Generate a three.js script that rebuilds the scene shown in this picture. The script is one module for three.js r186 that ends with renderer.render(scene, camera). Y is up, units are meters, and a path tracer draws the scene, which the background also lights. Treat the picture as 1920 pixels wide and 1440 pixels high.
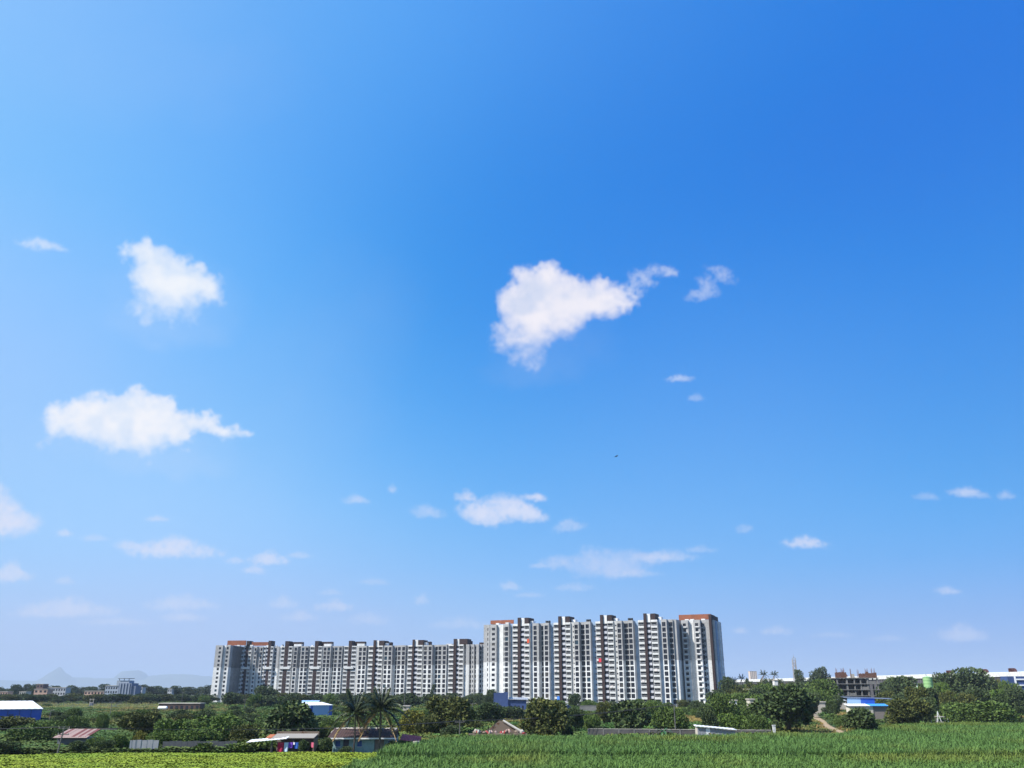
import * as THREE from 'three';
import { mergeGeometries } from 'three/addons/utils/BufferGeometryUtils.js';

// ---------------------------------------------------------------- camera
const FPX = 1600, CX = 960, CY = 720, EYE = 10, PITCH = Math.atan(571 / 1600);
const cp = Math.cos(PITCH), sp = Math.sin(PITCH);
const scene = new THREE.Scene();
const camera = new THREE.PerspectiveCamera(2 * Math.atan(CY / FPX) * 180 / Math.PI, 4 / 3, 0.5, 40000);
camera.position.set(0, EYE, 0);
camera.rotation.set(PITCH, 0, 0);
const renderer = new THREE.WebGLRenderer({ antialias: true });
renderer.toneMapping = THREE.LinearToneMapping;
const EXPO = 1.85;
renderer.toneMappingExposure = EXPO;
renderer.shadowMap.enabled = true;

// photograph pixel -> direction, and places on the ground, at a distance or on a vertical wall
function rayOf(px, py) {
  const a = (px - CX) / FPX, b = (CY - py) / FPX;
  return new THREE.Vector3(a, sp + b * cp, -cp + b * sp).normalize();
}
function atD(px, py, D) { const r = rayOf(px, py); return new THREE.Vector3(r.x * D / -r.z, EYE + r.y * D / -r.z, -D); }
function G(px, D, h = 2) { return new THREE.Vector3((px - CX) / FPX * (D * cp + (h - EYE) * sp), 0, -D); }
const W = (n, D) => n * cp * D / FPX;
const dOf = (py, h = 0) => (EYE - h) / Math.tan(Math.atan((py - CY) / FPX) - PITCH);

// ---------------------------------------------------------------- random numbers and noise
function rngOf(seed) { let a = seed >>> 0; return () => { a = (a + 0x6D2B79F5) | 0; let t = Math.imul(a ^ (a >>> 15), 1 | a); t = (t + Math.imul(t ^ (t >>> 7), 61 | t)) ^ t; return ((t ^ (t >>> 14)) >>> 0) / 4294967296; }; }
const hash2 = (i, j) => { let h = Math.imul(i, 374761393) + Math.imul(j, 668265263) | 0; h = Math.imul(h ^ (h >>> 13), 1274126177); return ((h ^ (h >>> 16)) >>> 0) / 4294967296; };
function noise2(x, y) {
  const i = Math.floor(x), j = Math.floor(y), fx = x - i, fy = y - j, u = fx * fx * fx * (fx * (fx * 6 - 15) + 10), v = fy * fy * fy * (fy * (fy * 6 - 15) + 10);
  return (hash2(i, j) * (1 - u) + hash2(i + 1, j) * u) * (1 - v) + (hash2(i, j + 1) * (1 - u) + hash2(i + 1, j + 1) * u) * v;
}
function fbm(x, y, n = 5) { let s = 0, a = 0.5, t = 0; for (let k = 0; k < n; k++) { s += a * noise2(x, y); t += a; x = x * 2.03 + 17.3; y = y * 2.03 + 9.1; a *= 0.53; } return s / t; }
const sstep = (a, b, x) => { const t = Math.min(1, Math.max(0, (x - a) / (b - a))); return t * t * (3 - 2 * t); };
const toLin = (c) => { c /= 255; return c <= 0.04045 ? c / 12.92 : ((c + 0.055) / 1.055) ** 2.4; };

// ---------------------------------------------------------------- sky: air and clouds, as radiance by direction
const SUN = new THREE.Vector3(-1, 1.2, 0.5).normalize();
function makeSky() {
  const SW = 4096, SH = 2048, data = new Float32Array(SW * SH * 4);
  const dirOf = (u, v) => { const el = (v - 0.5) * Math.PI, ph = (u - 0.5) * 2 * Math.PI; return [Math.cos(el) * Math.cos(ph), Math.sin(el), Math.cos(el) * Math.sin(ph)]; };
  // air colours read at a number of directions, spread smoothly between them
  const ys = [18, 300, 578, 855, 1050, 1200, 1285];
  const cols = {
    24: [[137, 193, 252], [130, 193, 252], [146, 198, 254], [160, 205, 252], [172, 210, 250], [185, 206, 240], [188, 203, 235]],
    500: [[108, 175, 246], [100, 172, 246], [110, 180, 248], [140, 196, 250], [165, 206, 250], [180, 203, 240], [184, 201, 236]],
    740: [[92, 165, 243], [80, 157, 238], [82, 161, 238], [115, 182, 246], [150, 198, 246], [172, 200, 240], [179, 199, 236]],
    960: [[80, 153, 237], [66, 144, 231], [72, 150, 234], [105, 174, 242], [140, 192, 245], [168, 200, 240], [175, 197, 236]],
    1440: [[58, 133, 226], [54, 130, 224], [74, 147, 232], [105, 170, 240], [132, 186, 242], [157, 190, 236], [165, 190, 234]],
    1896: [[48, 124, 222], [52, 130, 224], [73, 146, 230], [98, 166, 236], [128, 182, 240], [152, 184, 234], [158, 184, 230]],
  };
  const P = [];
  for (const x in cols) ys.forEach((y, k) => { const r = rayOf(+x, y); P.push([r.x, r.y, r.z, ...cols[x][k].map(toLin)]); });
  const extra = (azd, eld, c) => { const a = azd * Math.PI / 180, e = eld * Math.PI / 180; P.push([Math.sin(a) * Math.cos(e), Math.sin(e), -Math.cos(a) * Math.cos(e), ...c.map(toLin)]); };
  for (const [a, lo, mid, hi] of [[-65, [196, 212, 240], [172, 212, 252], [150, 204, 254]], [-95, [200, 216, 242], [185, 218, 252], [172, 214, 254]], [-120, [200, 216, 242], [190, 220, 252], [185, 220, 254]], [-150, [194, 212, 240], [172, 210, 252], [150, 202, 254]], [180, [184, 204, 238], [142, 192, 246], [105, 172, 244]], [140, [172, 196, 236], [112, 174, 240], [72, 146, 232]], [100, [164, 190, 234], [96, 164, 236], [54, 130, 224]], [65, [160, 186, 232], [96, 164, 236], [50, 126, 222]]]) {
    extra(a, 1, lo); extra(a, 8, lo); extra(a, 22, mid); extra(a, 45, hi); extra(a, 60, hi);
  }
  extra(0, 88, [72, 146, 232]); extra(0, 68, [66, 142, 232]); extra(90, 75, [56, 132, 226]); extra(-90, 78, [120, 186, 250]);
  const AIR = [0.62, 0.7, 0.72], CW = 256, CH = 128, coarse = new Float32Array(CW * CH * 3);
  const N = P.length, phi = (a, b) => Math.sqrt((a[0] - b[0]) ** 2 + ((a[1] - b[1]) * 1.4) ** 2 + (a[2] - b[2]) ** 2 + 0.03), A = P.map((p, i) => [...P.map((q, j) => phi(p, q) - (i === j ? 0.0015 : 0)), 1, p[3], p[4], p[5]]);
  A.push([...P.map(() => 1), 0, 0, 0, 0]);
  for (let c = 0; c <= N; c++) {   // solve for the weights of the spread
    let m = c; for (let r = c + 1; r <= N; r++) if (Math.abs(A[r][c]) > Math.abs(A[m][c])) m = r;
    const t = A[c]; A[c] = A[m]; A[m] = t;
    for (let r = 0; r <= N; r++) if (r !== c) { const f = A[r][c] / A[c][c]; if (f) for (let k = c; k < N + 4; k++) A[r][k] -= f * A[c][k]; }
  }
  const wt = A.map((r, i) => [r[N + 1] / r[i], r[N + 2] / r[i], r[N + 3] / r[i]]);
  for (let j = 0; j < CH; j++) for (let i = 0; i < CW; i++) {
    const d = dirOf((i + 0.5) / CW, Math.max(0.5, (j + 0.5) / CH)), c = [...wt[N]];
    P.forEach((p, k) => { const f = phi(d, p); c[0] += wt[k][0] * f; c[1] += wt[k][1] * f; c[2] += wt[k][2] * f; });
    coarse.set(c.map((v, k) => Math.max([0.02, 0.15, 0.55][k], Math.min([0.72, 0.82, 1.02][k], v))), (j * CW + i) * 3);
  }
  for (let j = 0; j < SH; j++) {
    const y = Math.min(CH - 1.001, Math.max(0, (j + 0.5) / SH * CH - 0.5)), j0 = Math.floor(y), fy = y - j0, veil = 1 - Math.exp(-0.027 / Math.max(0.13, Math.sin(((j + 0.5) / SH - 0.5) * Math.PI)));   // what the low haze adds in front of the sky
    for (let i = 0; i < SW; i++) {
      let x = (i + 0.5) / SW * CW - 0.5; if (x < 0) x += CW;
      const i0 = Math.floor(x) % CW, i1 = (i0 + 1) % CW, fx = x - Math.floor(x), o = (j * SW + i) * 4;
      for (let c = 0; c < 3; c++) {
        const a = coarse[(j0 * CW + i0) * 3 + c] * (1 - fx) + coarse[(j0 * CW + i1) * 3 + c] * fx, b = coarse[((j0 + 1) * CW + i0) * 3 + c] * (1 - fx) + coarse[((j0 + 1) * CW + i1) * 3 + c] * fx;
        data[o + c] = Math.max((a * (1 - fy) + b * fy) * 0.25, ((a * (1 - fy) + b * fy) - veil * AIR[c]) / (1 - veil)) / EXPO;
      }
      data[o + 3] = 1;
    }
  }
  // clouds: each is a set of soft lobes on the sky, broken up by noise. lobe: [px, py, rx, ry, tilt]
  const lobeAt = (L) => { const r = rayOf(L[0], L[1]), th = Math.acos(Math.min(1, r.y * sp - r.z * cp)); return { d: r, s: Math.cos(th) ** 1.5 / FPX * 57.2958, rx: L[2], ry: L[3], t: (L[4] || 0) * Math.PI / 180 }; };
  function cloud(lobes, { poly, op = 1, soft = 0.45, rough = 0.9, seed = 1, white = [246, 246, 252], shade = [206, 220, 246], shadeAmt = 0.5, edge = 16, k = 2.4, fine = 1 }) {
    const Ls = (poly ? poly.map(([x, y]) => [x, y, edge, edge]) : lobes).map(lobeAt), c = new THREE.Vector3();
    Ls.forEach((l) => c.addScaledVector(l.d, l.rx)); c.normalize();
    const e1 = new THREE.Vector3(-c.z, 0, c.x).normalize(), e2 = new THREE.Vector3().crossVectors(e1, c); if (e2.y < 0) e2.negate();
    let ext = 0;
    const B = Ls.map((l) => { const q = l.d.dot(c), X = l.d.dot(e1) / q * 57.2958, Y = l.d.dot(e2) / q * 57.2958, rx = l.rx * l.s, ry = l.ry * l.s; ext = Math.max(ext, Math.hypot(X, Y) + Math.max(rx, ry) * (poly ? 2.2 : 1.6)); return { X, Y, rx, ry, ct: Math.cos(l.t), st: Math.sin(l.t) }; });
    const size = poly ? B[0].rx * 2.2 : B.reduce((m, q) => m + Math.min(q.rx, q.ry), 0) / B.length;
    const wl = white.map(toLin), sl = shade.map(toLin);
    const elc = Math.asin(c.y) * 57.2958, j0 = Math.max(SH / 2, Math.floor((elc - ext + 90) / 180 * SH)), j1 = Math.min(SH - 1, Math.ceil((elc + ext + 90) / 180 * SH));
    const phc = Math.atan2(c.z, c.x), half = Math.min(180, ext / Math.max(0.1, Math.cos(Math.min(85, Math.abs(elc) + ext) * Math.PI / 180)));
    const ic = (phc / (2 * Math.PI) + 0.5) * SW, di = Math.ceil(half / 360 * SW);
    for (let j = j0; j <= j1; j++) for (let ii = Math.floor(ic - di); ii <= ic + di; ii++) {
      const i = ((ii % SW) + SW) % SW, d = dirOf((i + 0.5) / SW, (j + 0.5) / SH), kk = d[0] * c.x + d[1] * c.y + d[2] * c.z;
      if (kk < 0.3) continue;
      const X0 = (d[0] * e1.x + d[1] * e1.y + d[2] * e1.z) / kk * 57.2958, Y0 = (d[0] * e2.x + d[1] * e2.y + d[2] * e2.z) / kk * 57.2958;
      if (Math.hypot(X0, Y0) > ext) continue;
      const u = X0 / size + seed * 7.1, v = Y0 / size + seed * 3.3;
      const X = X0 + ((fbm(u * 0.9, v * 0.9, 3) - 0.5) * 0.5 + (fbm(u * 3.1 + 5, v * 3.1, 3) - 0.5) * 0.32) * size, Y = Y0 + ((fbm(u * 0.9 + 31, v * 0.9, 3) - 0.5) * 0.5 + (fbm(u * 3.1 + 47, v * 3.1, 3) - 0.5) * 0.32) * size;
      let f = 0;
      if (poly) {
        let dm = 1e9, ins = false;
        for (let p = 0, q = B.length - 1; p < B.length; q = p++) {
          const A = B[p], C = B[q], ex = C.X - A.X, ey = C.Y - A.Y, wx = X - A.X, wy = Y - A.Y, t = Math.max(0, Math.min(1, (wx * ex + wy * ey) / (ex * ex + ey * ey)));
          dm = Math.min(dm, Math.hypot(wx - ex * t, wy - ey * t)); if ((A.Y > Y) !== (C.Y > Y) && X < (C.X - A.X) * (Y - A.Y) / (C.Y - A.Y) + A.X) ins = !ins;
        }
        f = (ins ? dm : -dm) / B[0].rx; if (f < -1.6) continue;
      } else {
        for (const q of B) { const ax = X - q.X, ay = Y - q.Y, x = (ax * q.ct - ay * q.st) / q.rx, y = (ax * q.st + ay * q.ct) / q.ry, e = 1 - (x * x + y * y) * 0.62; if (e > 0) f += e * e * (1 - Math.min(1, f) * 0.5); }
        if (f < 0.004) continue;
      }
      const n = fbm(u * 1.7 + 3.7, v * 1.9 + 1.9, 6) - 0.5, n2 = fbm(u * 5.3 + 13, v * 5.3 + 8.8, 4) - 0.5;
      const low = poly ? sstep(0.2, -0.8, Y0 / ext * 2) : 0;
      const g = poly ? f * (0.9 - 0.35 * low) + 0.25 + (n * 1.5 + n2 * 0.7 * fine) * rough : f * 0.9 - 0.12 + (n * 1.2 + n2 * 0.6 * fine) * rough * (0.2 + 0.4 * Math.min(1, f));
      const a = g <= 0 ? 0 : (1 - Math.exp(-k * (g / (soft * (1 + low))) ** 1.35)) * op * (poly ? sstep(-1.6, -0.7, f) : sstep(0, 0.3, f));
      if (a <= 0.002) continue;
      const depth = poly ? sstep(0.4, 2.2, f) : sstep(0.5, 1.2, f), dark = Math.min(1, (sstep(0.38, 0.72, fbm(u * 0.55 + 4.4, v * 0.65 + 1.3, 3)) * depth + Math.max(0, -n) * 0.9 * depth + Math.max(0, -n2) * 0.3) * shadeAmt);
      const o = (j * SW + i) * 4;
      for (let m = 0; m < 3; m++) { const val = (wl[m] * (1 - dark) + sl[m] * dark) / EXPO; data[o + m] = data[o + m] * (1 - a) + val * a; }
    }
  }
  // broad thin veils first
  cloud([[60, 600, 300, 330], [250, 900, 380, 160]], { op: 0.10, soft: 1.4, rough: 0.5, seed: 31, shadeAmt: 0, k: 1 });
  cloud([[640, 650, 190, 260, 20]], { op: 0.09, soft: 1.4, rough: 0.5, seed: 32, shadeAmt: 0, k: 1 });
  cloud([[330, 150, 330, 120, -15]], { op: 0.06, soft: 1.4, rough: 0.6, seed: 33, shadeAmt: 0, k: 1 });
  cloud([[120, 1170, 360, 60], [600, 1160, 300, 40]], { op: 0.12, soft: 1.2, rough: 0.5, seed: 34, white: [212, 208, 236], shadeAmt: 0, k: 1 });
  // the clear-cut clouds, by outline, each in a thin veil of its own
  const main = [[1033, 488], [1045, 494], [1058, 512], [1068, 521], [1085, 522], [1105, 527], [1122, 521], [1135, 527], [1150, 534], [1165, 541], [1180, 551], [1197, 560], [1200, 572], [1188, 583], [1170, 586], [1150, 594], [1128, 606], [1108, 606], [1088, 620], [1068, 634], [1050, 640], [1035, 655], [1015, 670], [1005, 688], [990, 685], [975, 675], [955, 672], [935, 665], [927, 650], [930, 625], [930, 608], [945, 610], [940, 595], [938, 580], [931, 566], [938, 545], [957, 533], [962, 520], [958, 508], [985, 503], [1005, 500], [1015, 492]];
  const west = [[232, 447], [255, 450], [278, 443], [288, 455], [305, 456], [320, 470], [340, 482], [360, 487], [388, 495], [400, 512], [412, 530], [415, 550], [412, 570], [398, 575], [375, 572], [378, 592], [360, 603], [335, 600], [310, 598], [288, 590], [275, 600], [250, 592], [232, 572], [235, 565], [255, 560], [250, 540], [237, 520], [240, 500], [228, 478], [226, 460]];
  const long = [[80, 762], [98, 755], [115, 758], [135, 748], [155, 738], [180, 730], [200, 742], [222, 742], [240, 728], [258, 724], [278, 735], [300, 738], [320, 742], [340, 760], [370, 770], [400, 778], [420, 795], [450, 797], [470, 810], [455, 820], [420, 822], [395, 812], [370, 812], [360, 830], [345, 842], [320, 838], [300, 845], [285, 862], [262, 862], [240, 852], [200, 850], [170, 838], [140, 828], [110, 825], [95, 840], [86, 838], [80, 810], [83, 790]];
  cloud([[1040, 640, 150, 80], [980, 700, 110, 40]], { op: 0.10, soft: 1.2, rough: 0.6, seed: 21, shadeAmt: 0, k: 1 }); cloud([[330, 560, 170, 110], [320, 620, 120, 40]], { op: 0.16, soft: 1.2, rough: 0.6, seed: 22, shadeAmt: 0, k: 1 }); cloud([[270, 830, 230, 70], [330, 870, 120, 30]], { op: 0.16, soft: 1.2, rough: 0.6, seed: 23, shadeAmt: 0, k: 1 });
  cloud(null, { poly: main, soft: 1.25, rough: 0.9, fine: 0.75, seed: 3, shadeAmt: 0.75, white: [247, 243, 250], shade: [205, 216, 242], edge: 17, k: 2.2 });
  cloud(null, { poly: west, soft: 1.45, rough: 1.2, fine: 0.8, seed: 6, shadeAmt: 0.6, white: [246, 249, 254], shade: [208, 227, 252], edge: 17, k: 1.7 });
  cloud(null, { poly: long, soft: 1.4, rough: 1.1, fine: 0.75, seed: 7, shadeAmt: 0.6, white: [250, 250, 254], shade: [212, 229, 252], edge: 15, k: 2.0 });
  cloud([[1185, 545, 30, 22], [1205, 522, 34, 16, 25], [1238, 508, 34, 14, 12], [1258, 512, 14, 12]], { op: 0.62, soft: 1.25, rough: 2.4, seed: 4, shadeAmt: 0.2, k: 1.4, fine: 1.0 });
  cloud([[1352, 514, 38, 17, 32], [1328, 535, 30, 15, 40], [1312, 553, 34, 14]], { op: 0.55, soft: 1.25, rough: 2.2, seed: 5, shadeAmt: 0.2, k: 1.3, fine: 1.0 });
  const faint = [[[75, 458, 48, 11, 3], 0.45], [[10, 975, 62, 34, -20], 0.62], [[-35, 950, 70, 70], 0.6], [[318, 1027, 92, 20], 0.6], [[235, 1020, 26, 10], 0.35], [[500, 1047, 40, 14], 0.5], [[475, 1068, 22, 9], 0.4], [[15, 1073, 40, 20], 0.5], [[120, 1138, 90, 20], 0.4], [[335, 1130, 66, 16], 0.32], [[340, 1156, 44, 10], 0.3], [[625, 1135, 36, 12], 0.36],
    [[872, 930, 22, 11, 10], 0.5], [[800, 958, 32, 14, 10], 0.3], [[665, 936, 26, 9, 8], 0.35], [[735, 916, 9, 9], 0.3], [[1245, 1042, 60, 12], 0.3], [[1508, 1017, 44, 12, 6], 0.62], [[1812, 923, 38, 11, 16], 0.45], [[1735, 930, 26, 8, 10], 0.22], [[1885, 928, 18, 9], 0.3], [[1775, 1107, 26, 8, 6], 0.36], [[1800, 1187, 52, 18, 5], 0.36], [[1455, 1182, 30, 9], 0.34], [[1388, 1182, 16, 6], 0.32], [[1660, 1196, 40, 6], 0.2],
    [[1272, 709, 28, 7], 0.36], [[1303, 745, 17, 8], 0.2], [[1065, 985, 32, 12, -15], 0.32], [[955, 1098, 22, 9, 12], 0.3], [[790, 1123, 15, 12, 25], 0.28], [[1075, 1100, 38, 9], 0.22], [[530, 1128, 28, 13], 0.3], [[560, 1155, 34, 10], 0.3], [[120, 1088, 18, 8], 0.28], [[293, 972, 22, 6], 0.4], [[700, 1090, 30, 7], 0.2], [[120, 999, 16, 8], 0.4], [[860, 1168, 60, 12], 0.22], [[1395, 990, 18, 9, -20], 0.22], [[690, 1160, 40, 12], 0.22], [[210, 1165, 70, 7], 0.25], [[60, 1150, 50, 8], 0.25], [[440, 1050, 22, 7], 0.3], [[560, 1040, 26, 7], 0.3], [[1310, 1030, 34, 7], 0.22], [[1195, 1075, 46, 7], 0.25], [[1010, 1060, 20, 5], 0.3], [[990, 1115, 30, 5], 0.2], [[1560, 1190, 44, 5], 0.2], [[175, 1008, 30, 7], 0.25], [[620, 1110, 24, 6], 0.2]];
  faint.forEach(([L, op], q) => cloud([[L[0] - L[2] * 0.35, L[1] + L[3] * 0.25, L[2] * 0.75, L[3] * 0.9, L[4]], [L[0] + L[2] * 0.1, L[1] - L[3] * 0.2, L[2] * 0.6, L[3] * 1.1, L[4]], [L[0] + L[2] * 0.5, L[1] + L[3] * 0.3, L[2] * 0.75, L[3] * 0.75, L[4]]], { op: Math.min(0.85, op * 1.5), soft: 1.2, rough: 2.0, seed: 40 + q, shadeAmt: 0.15, k: 1.4, fine: 1.3, white: L[1] > 880 ? [238, 236, 249] : [244, 246, 252] }));
  cloud([[900, 965, 50, 22, 18], [945, 952, 60, 30], [985, 962, 50, 19, 8], [1005, 932, 28, 8, 8]], { op: 0.82, soft: 0.8, rough: 1.4, seed: 91, shadeAmt: 0.15, k: 1.7, white: [242, 239, 250] });
  cloud([[1050, 1056, 50, 16], [1112, 1045, 38, 24], [1165, 1050, 70, 28], [1140, 1070, 84, 18], [1225, 1046, 50, 14]], { op: 0.55, soft: 1.0, rough: 1.6, seed: 92, shadeAmt: 0.15, k: 1.3, white: [234, 231, 247] });
  // the same small fair-weather clouds go on round the sky outside the frame
  const rr = rngOf(77);
  for (let k = 0; k < 26; k++) {
    const az = (45 + rr() * 270) * Math.PI / 180, el = (6 + rr() * 45) * Math.PI / 180, d = new THREE.Vector3(Math.sin(az) * Math.cos(el), Math.sin(el), -Math.cos(az) * Math.cos(el));
    const r = 1.2 + rr() * 4.5, c0 = cloudFree(d, r, k);
  }
  function cloudFree(d, r, k) {
    const e1 = new THREE.Vector3(0, 1, 0).cross(d).normalize(), e2 = new THREE.Vector3().crossVectors(d, e1), el = Math.asin(d.y) * 57.2958, j0 = Math.max(SH / 2, Math.floor((el - r * 1.5 + 90) / 180 * SH)), j1 = Math.min(SH - 1, Math.ceil((el + r * 1.5 + 90) / 180 * SH));
    const ic = (Math.atan2(d.z, d.x) / (2 * Math.PI) + 0.5) * SW, di = Math.ceil(r * 1.6 / Math.cos(Math.min(80, el + r) * Math.PI / 180) / 360 * SW), wl = [246, 246, 252].map(toLin);
    for (let j = j0; j <= j1; j++) for (let ii = Math.floor(ic - di); ii <= ic + di; ii++) {
      const i = ((ii % SW) + SW) % SW, q = dirOf((i + 0.5) / SW, (j + 0.5) / SH), kk = q[0] * d.x + q[1] * d.y + q[2] * d.z, X = (q[0] * e1.x + q[1] * e1.y + q[2] * e1.z) / kk * 57.3, Y = (q[0] * e2.x + q[1] * e2.y + q[2] * e2.z) / kk * 57.3;
      const f = 1 - (X * X + Y * Y * 5) / (r * r * 1.6); if (f < -0.2) continue;
      const a = sstep(0.15, 0.6, f + (fbm(X * 1.3 + k * 9, Y * 1.6, 5) - 0.5) * 1.5) * 0.85; if (a < 0.003) continue;
      const o = (j * SW + i) * 4; for (let m = 0; m < 3; m++) data[o + m] = data[o + m] * (1 - a) + wl[m] / EXPO * a;
    }
  }
  const t = new THREE.DataTexture(data, SW, SH, THREE.RGBAFormat, THREE.FloatType);
  t.mapping = THREE.EquirectangularReflectionMapping; t.magFilter = THREE.LinearFilter; t.needsUpdate = true;
  return t;
}
scene.background = makeSky();
scene.environment = scene.background;

// ---------------------------------------------------------------- sun and air
const sun = new THREE.DirectionalLight(new THREE.Color(1, 0.965, 0.9), 4.1);
sun.position.copy(SUN).multiplyScalar(900).add(new THREE.Vector3(0, 0, -350));
sun.target.position.set(0, 0, -350); scene.add(sun, sun.target);
sun.castShadow = true; sun.shadow.mapSize.set(4096, 4096);
Object.assign(sun.shadow.camera, { left: -420, right: 420, top: 420, bottom: -420, near: 10, far: 2200 });
scene.fog = new THREE.FogExp2(new THREE.Color(0.68, 0.82, 1), 0.00007);

// ---------------------------------------------------------------- materials
function dataTex(n, f, srgb = true) {
  const d = new Uint8Array(n * n * 4);
  for (let j = 0; j < n; j++) for (let i = 0; i < n; i++) { const c = f(i / n, j / n); d.set([...c.map((v) => Math.max(0, Math.min(255, v * 255))), 255], (j * n + i) * 4); }
  const t = new THREE.DataTexture(d, n, n); t.wrapS = t.wrapT = THREE.RepeatWrapping; t.magFilter = THREE.LinearFilter; if (srgb) t.colorSpace = THREE.SRGBColorSpace; t.needsUpdate = true; return t;
}
// noise that repeats over the unit square
function tileFbm(u, v, k, s, n = 4) { const a = (x, y) => fbm(x * k + s, y * k + s * 1.7, n); const fu = u, fv = v; return (a(u, v) * (1 - fu) + a(u - 1, v) * fu) * (1 - fv) + (a(u, v - 1) * (1 - fu) + a(u - 1, v - 1) * fu) * fv; }
const stainTex = dataTex(256, (u, v) => { const a = tileFbm(u, v, 5, 3.1), b = tileFbm(u * 1, v, 22, 8.2, 3), st = tileFbm(u, v * 1, 40, 1.2, 2); const g = 0.93 + (a - 0.5) * 0.26 + (b - 0.5) * 0.14 - Math.max(0, st - 0.6) * 0.7; return [g, g * 0.995, g * 0.98]; });
const rustTex = dataTex(256, (u, v) => { const a = tileFbm(u, v, 6, 5.1), b = tileFbm(u, v, 30, 2.2, 3), r = sstep(0.55, 0.75, a * 0.7 + b * 0.3); return [0.95 - r * 0.25 + (b - 0.5) * 0.1, 0.95 - r * 0.45 + (b - 0.5) * 0.1, 0.95 - r * 0.6 + (b - 0.5) * 0.1]; });
const groundTex = dataTex(512, (u, v) => { const a = tileFbm(u, v, 5, 3.7, 5), b = tileFbm(u, v, 28, 6.2, 4), d = sstep(0.42, 0.64, a * 0.65 + b * 0.35); return [0.24 + d * 0.22 + (b - 0.5) * 0.2, 0.30 + d * 0.10 + (b - 0.5) * 0.2, 0.11 + d * 0.09 + (b - 0.5) * 0.12]; });
const soilTex = dataTex(256, (u, v) => { const b = tileFbm(u, v, 18, 6.2, 5), g = 0.36 + (b - 0.5) * 0.3; return [g * 1.1, g * 0.86, g * 0.6]; });
stainTex.repeat.set(1 / 9, 1 / 9); rustTex.repeat.set(1 / 4, 1 / 4);
const mats = {};
function std(key, rgb, rough = 0.85, opt = {}) {
  if (!mats[key]) { const m = new THREE.MeshStandardMaterial({ roughness: rough, metalness: 0, ...opt }); m.color.setRGB(...rgb); m.name = key; mats[key] = m; }
  return mats[key];
}
const M = {
  white: std('white_render', [0.78, 0.785, 0.8], 0.85, { map: stainTex }), gray: std('gray_render', [0.42, 0.418, 0.43], 0.88, { map: stainTex }),
  midgray: std('mid_gray', [0.54, 0.54, 0.55], 0.88, { map: stainTex }), brown: std('dark_brown_cladding', [0.034, 0.016, 0.016], 0.8, { map: stainTex }), terra: std('terracotta_screen', [0.27, 0.085, 0.038], 0.8, { map: stainTex }),
  paleBlue: std('pale_blue_render', [0.30, 0.42, 0.60], 0.85, { map: stainTex }),  // one flat pale blue, mostly on the recessed strips between bays
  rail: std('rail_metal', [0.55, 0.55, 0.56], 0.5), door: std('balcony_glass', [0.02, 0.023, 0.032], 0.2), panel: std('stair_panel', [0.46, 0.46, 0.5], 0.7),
  tank: std('black_tank', [0.02, 0.02, 0.022], 0.5), concrete: std('raw_concrete', [0.24, 0.23, 0.22], 0.95, { map: stainTex }), dark: std('bare_brick', [0.2, 0.17, 0.15], 0.95),  // dark: brown-grey tone standing in for shaded interiors
  rebar: std('rust_rebar', [0.16, 0.055, 0.03], 0.9), formwork: std('formwork', [0.17, 0.075, 0.045], 0.9, { map: rustTex }),
  blue: std('blue_sheet', [0.02, 0.09, 0.42], 0.55), blueLight: std('pale_blue_sheet', [0.27, 0.42, 0.62], 0.55), whiteRoof: std('white_sheet', [0.8, 0.8, 0.8], 0.5), navy: std('navy_wall', [0.045, 0.085, 0.24], 0.75, { map: stainTex }),
  tin: std('galvanised_tin', [0.42, 0.44, 0.47], 0.5, { map: rustTex, metalness: 0.2 }), tinDark: std('dark_tin', [0.13, 0.15, 0.19], 0.6, { map: rustTex }), redTin: std('red_tin', [0.42, 0.045, 0.045], 0.65, { map: rustTex }), dullRed: std('dull_red_tin', [0.2, 0.06, 0.05], 0.75, { map: rustTex }), pinkTin: std('faded_tin', [0.4, 0.27, 0.23], 0.7, { map: rustTex }),
  tile: std('clay_tile', [0.12, 0.065, 0.06], 0.85, { map: stainTex }), ridge: std('white_ridge', [0.75, 0.7, 0.62], 0.85, { map: stainTex }), paleWall: std('pale_blue_wall', [0.26, 0.42, 0.44], 0.9, { map: stainTex }), cement: std('cement_sheet', [0.55, 0.5, 0.44], 0.9, { map: stainTex }),
  stone: std('rough_stone', [0.2, 0.15, 0.11], 0.95, { map: rustTex }), blockWall: std('old_wall', [0.13, 0.12, 0.12], 0.95, { map: stainTex }), cream: std('cream_wall', [0.62, 0.58, 0.5], 0.9, { map: stainTex }),
  pole: std('pole', [0.12, 0.115, 0.11], 0.9), wire: std('wire', [0.03, 0.03, 0.03], 0.6), bark: std('bark', [0.10, 0.075, 0.055], 0.95), palmBark: std('palm_bark', [0.10, 0.085, 0.07], 0.95), silo: std('green_silo', [0.27, 0.47, 0.2], 0.6), siloRib: std('silo_rib', [0.13, 0.27, 0.1], 0.6),
  steel: std('tower_steel', [0.33, 0.31, 0.32], 0.6), pink: std('pink_wall', [0.55, 0.36, 0.28], 0.9, { map: stainTex }), far: std('pale_render', [0.5, 0.52, 0.56], 0.9, { map: stainTex }), dirt: std('dirt', [0.34, 0.24, 0.14], 1),
};
const vc = (key, rgb, rough, opt) => std(key, rgb, rough, { vertexColors: true, ...opt });

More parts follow.
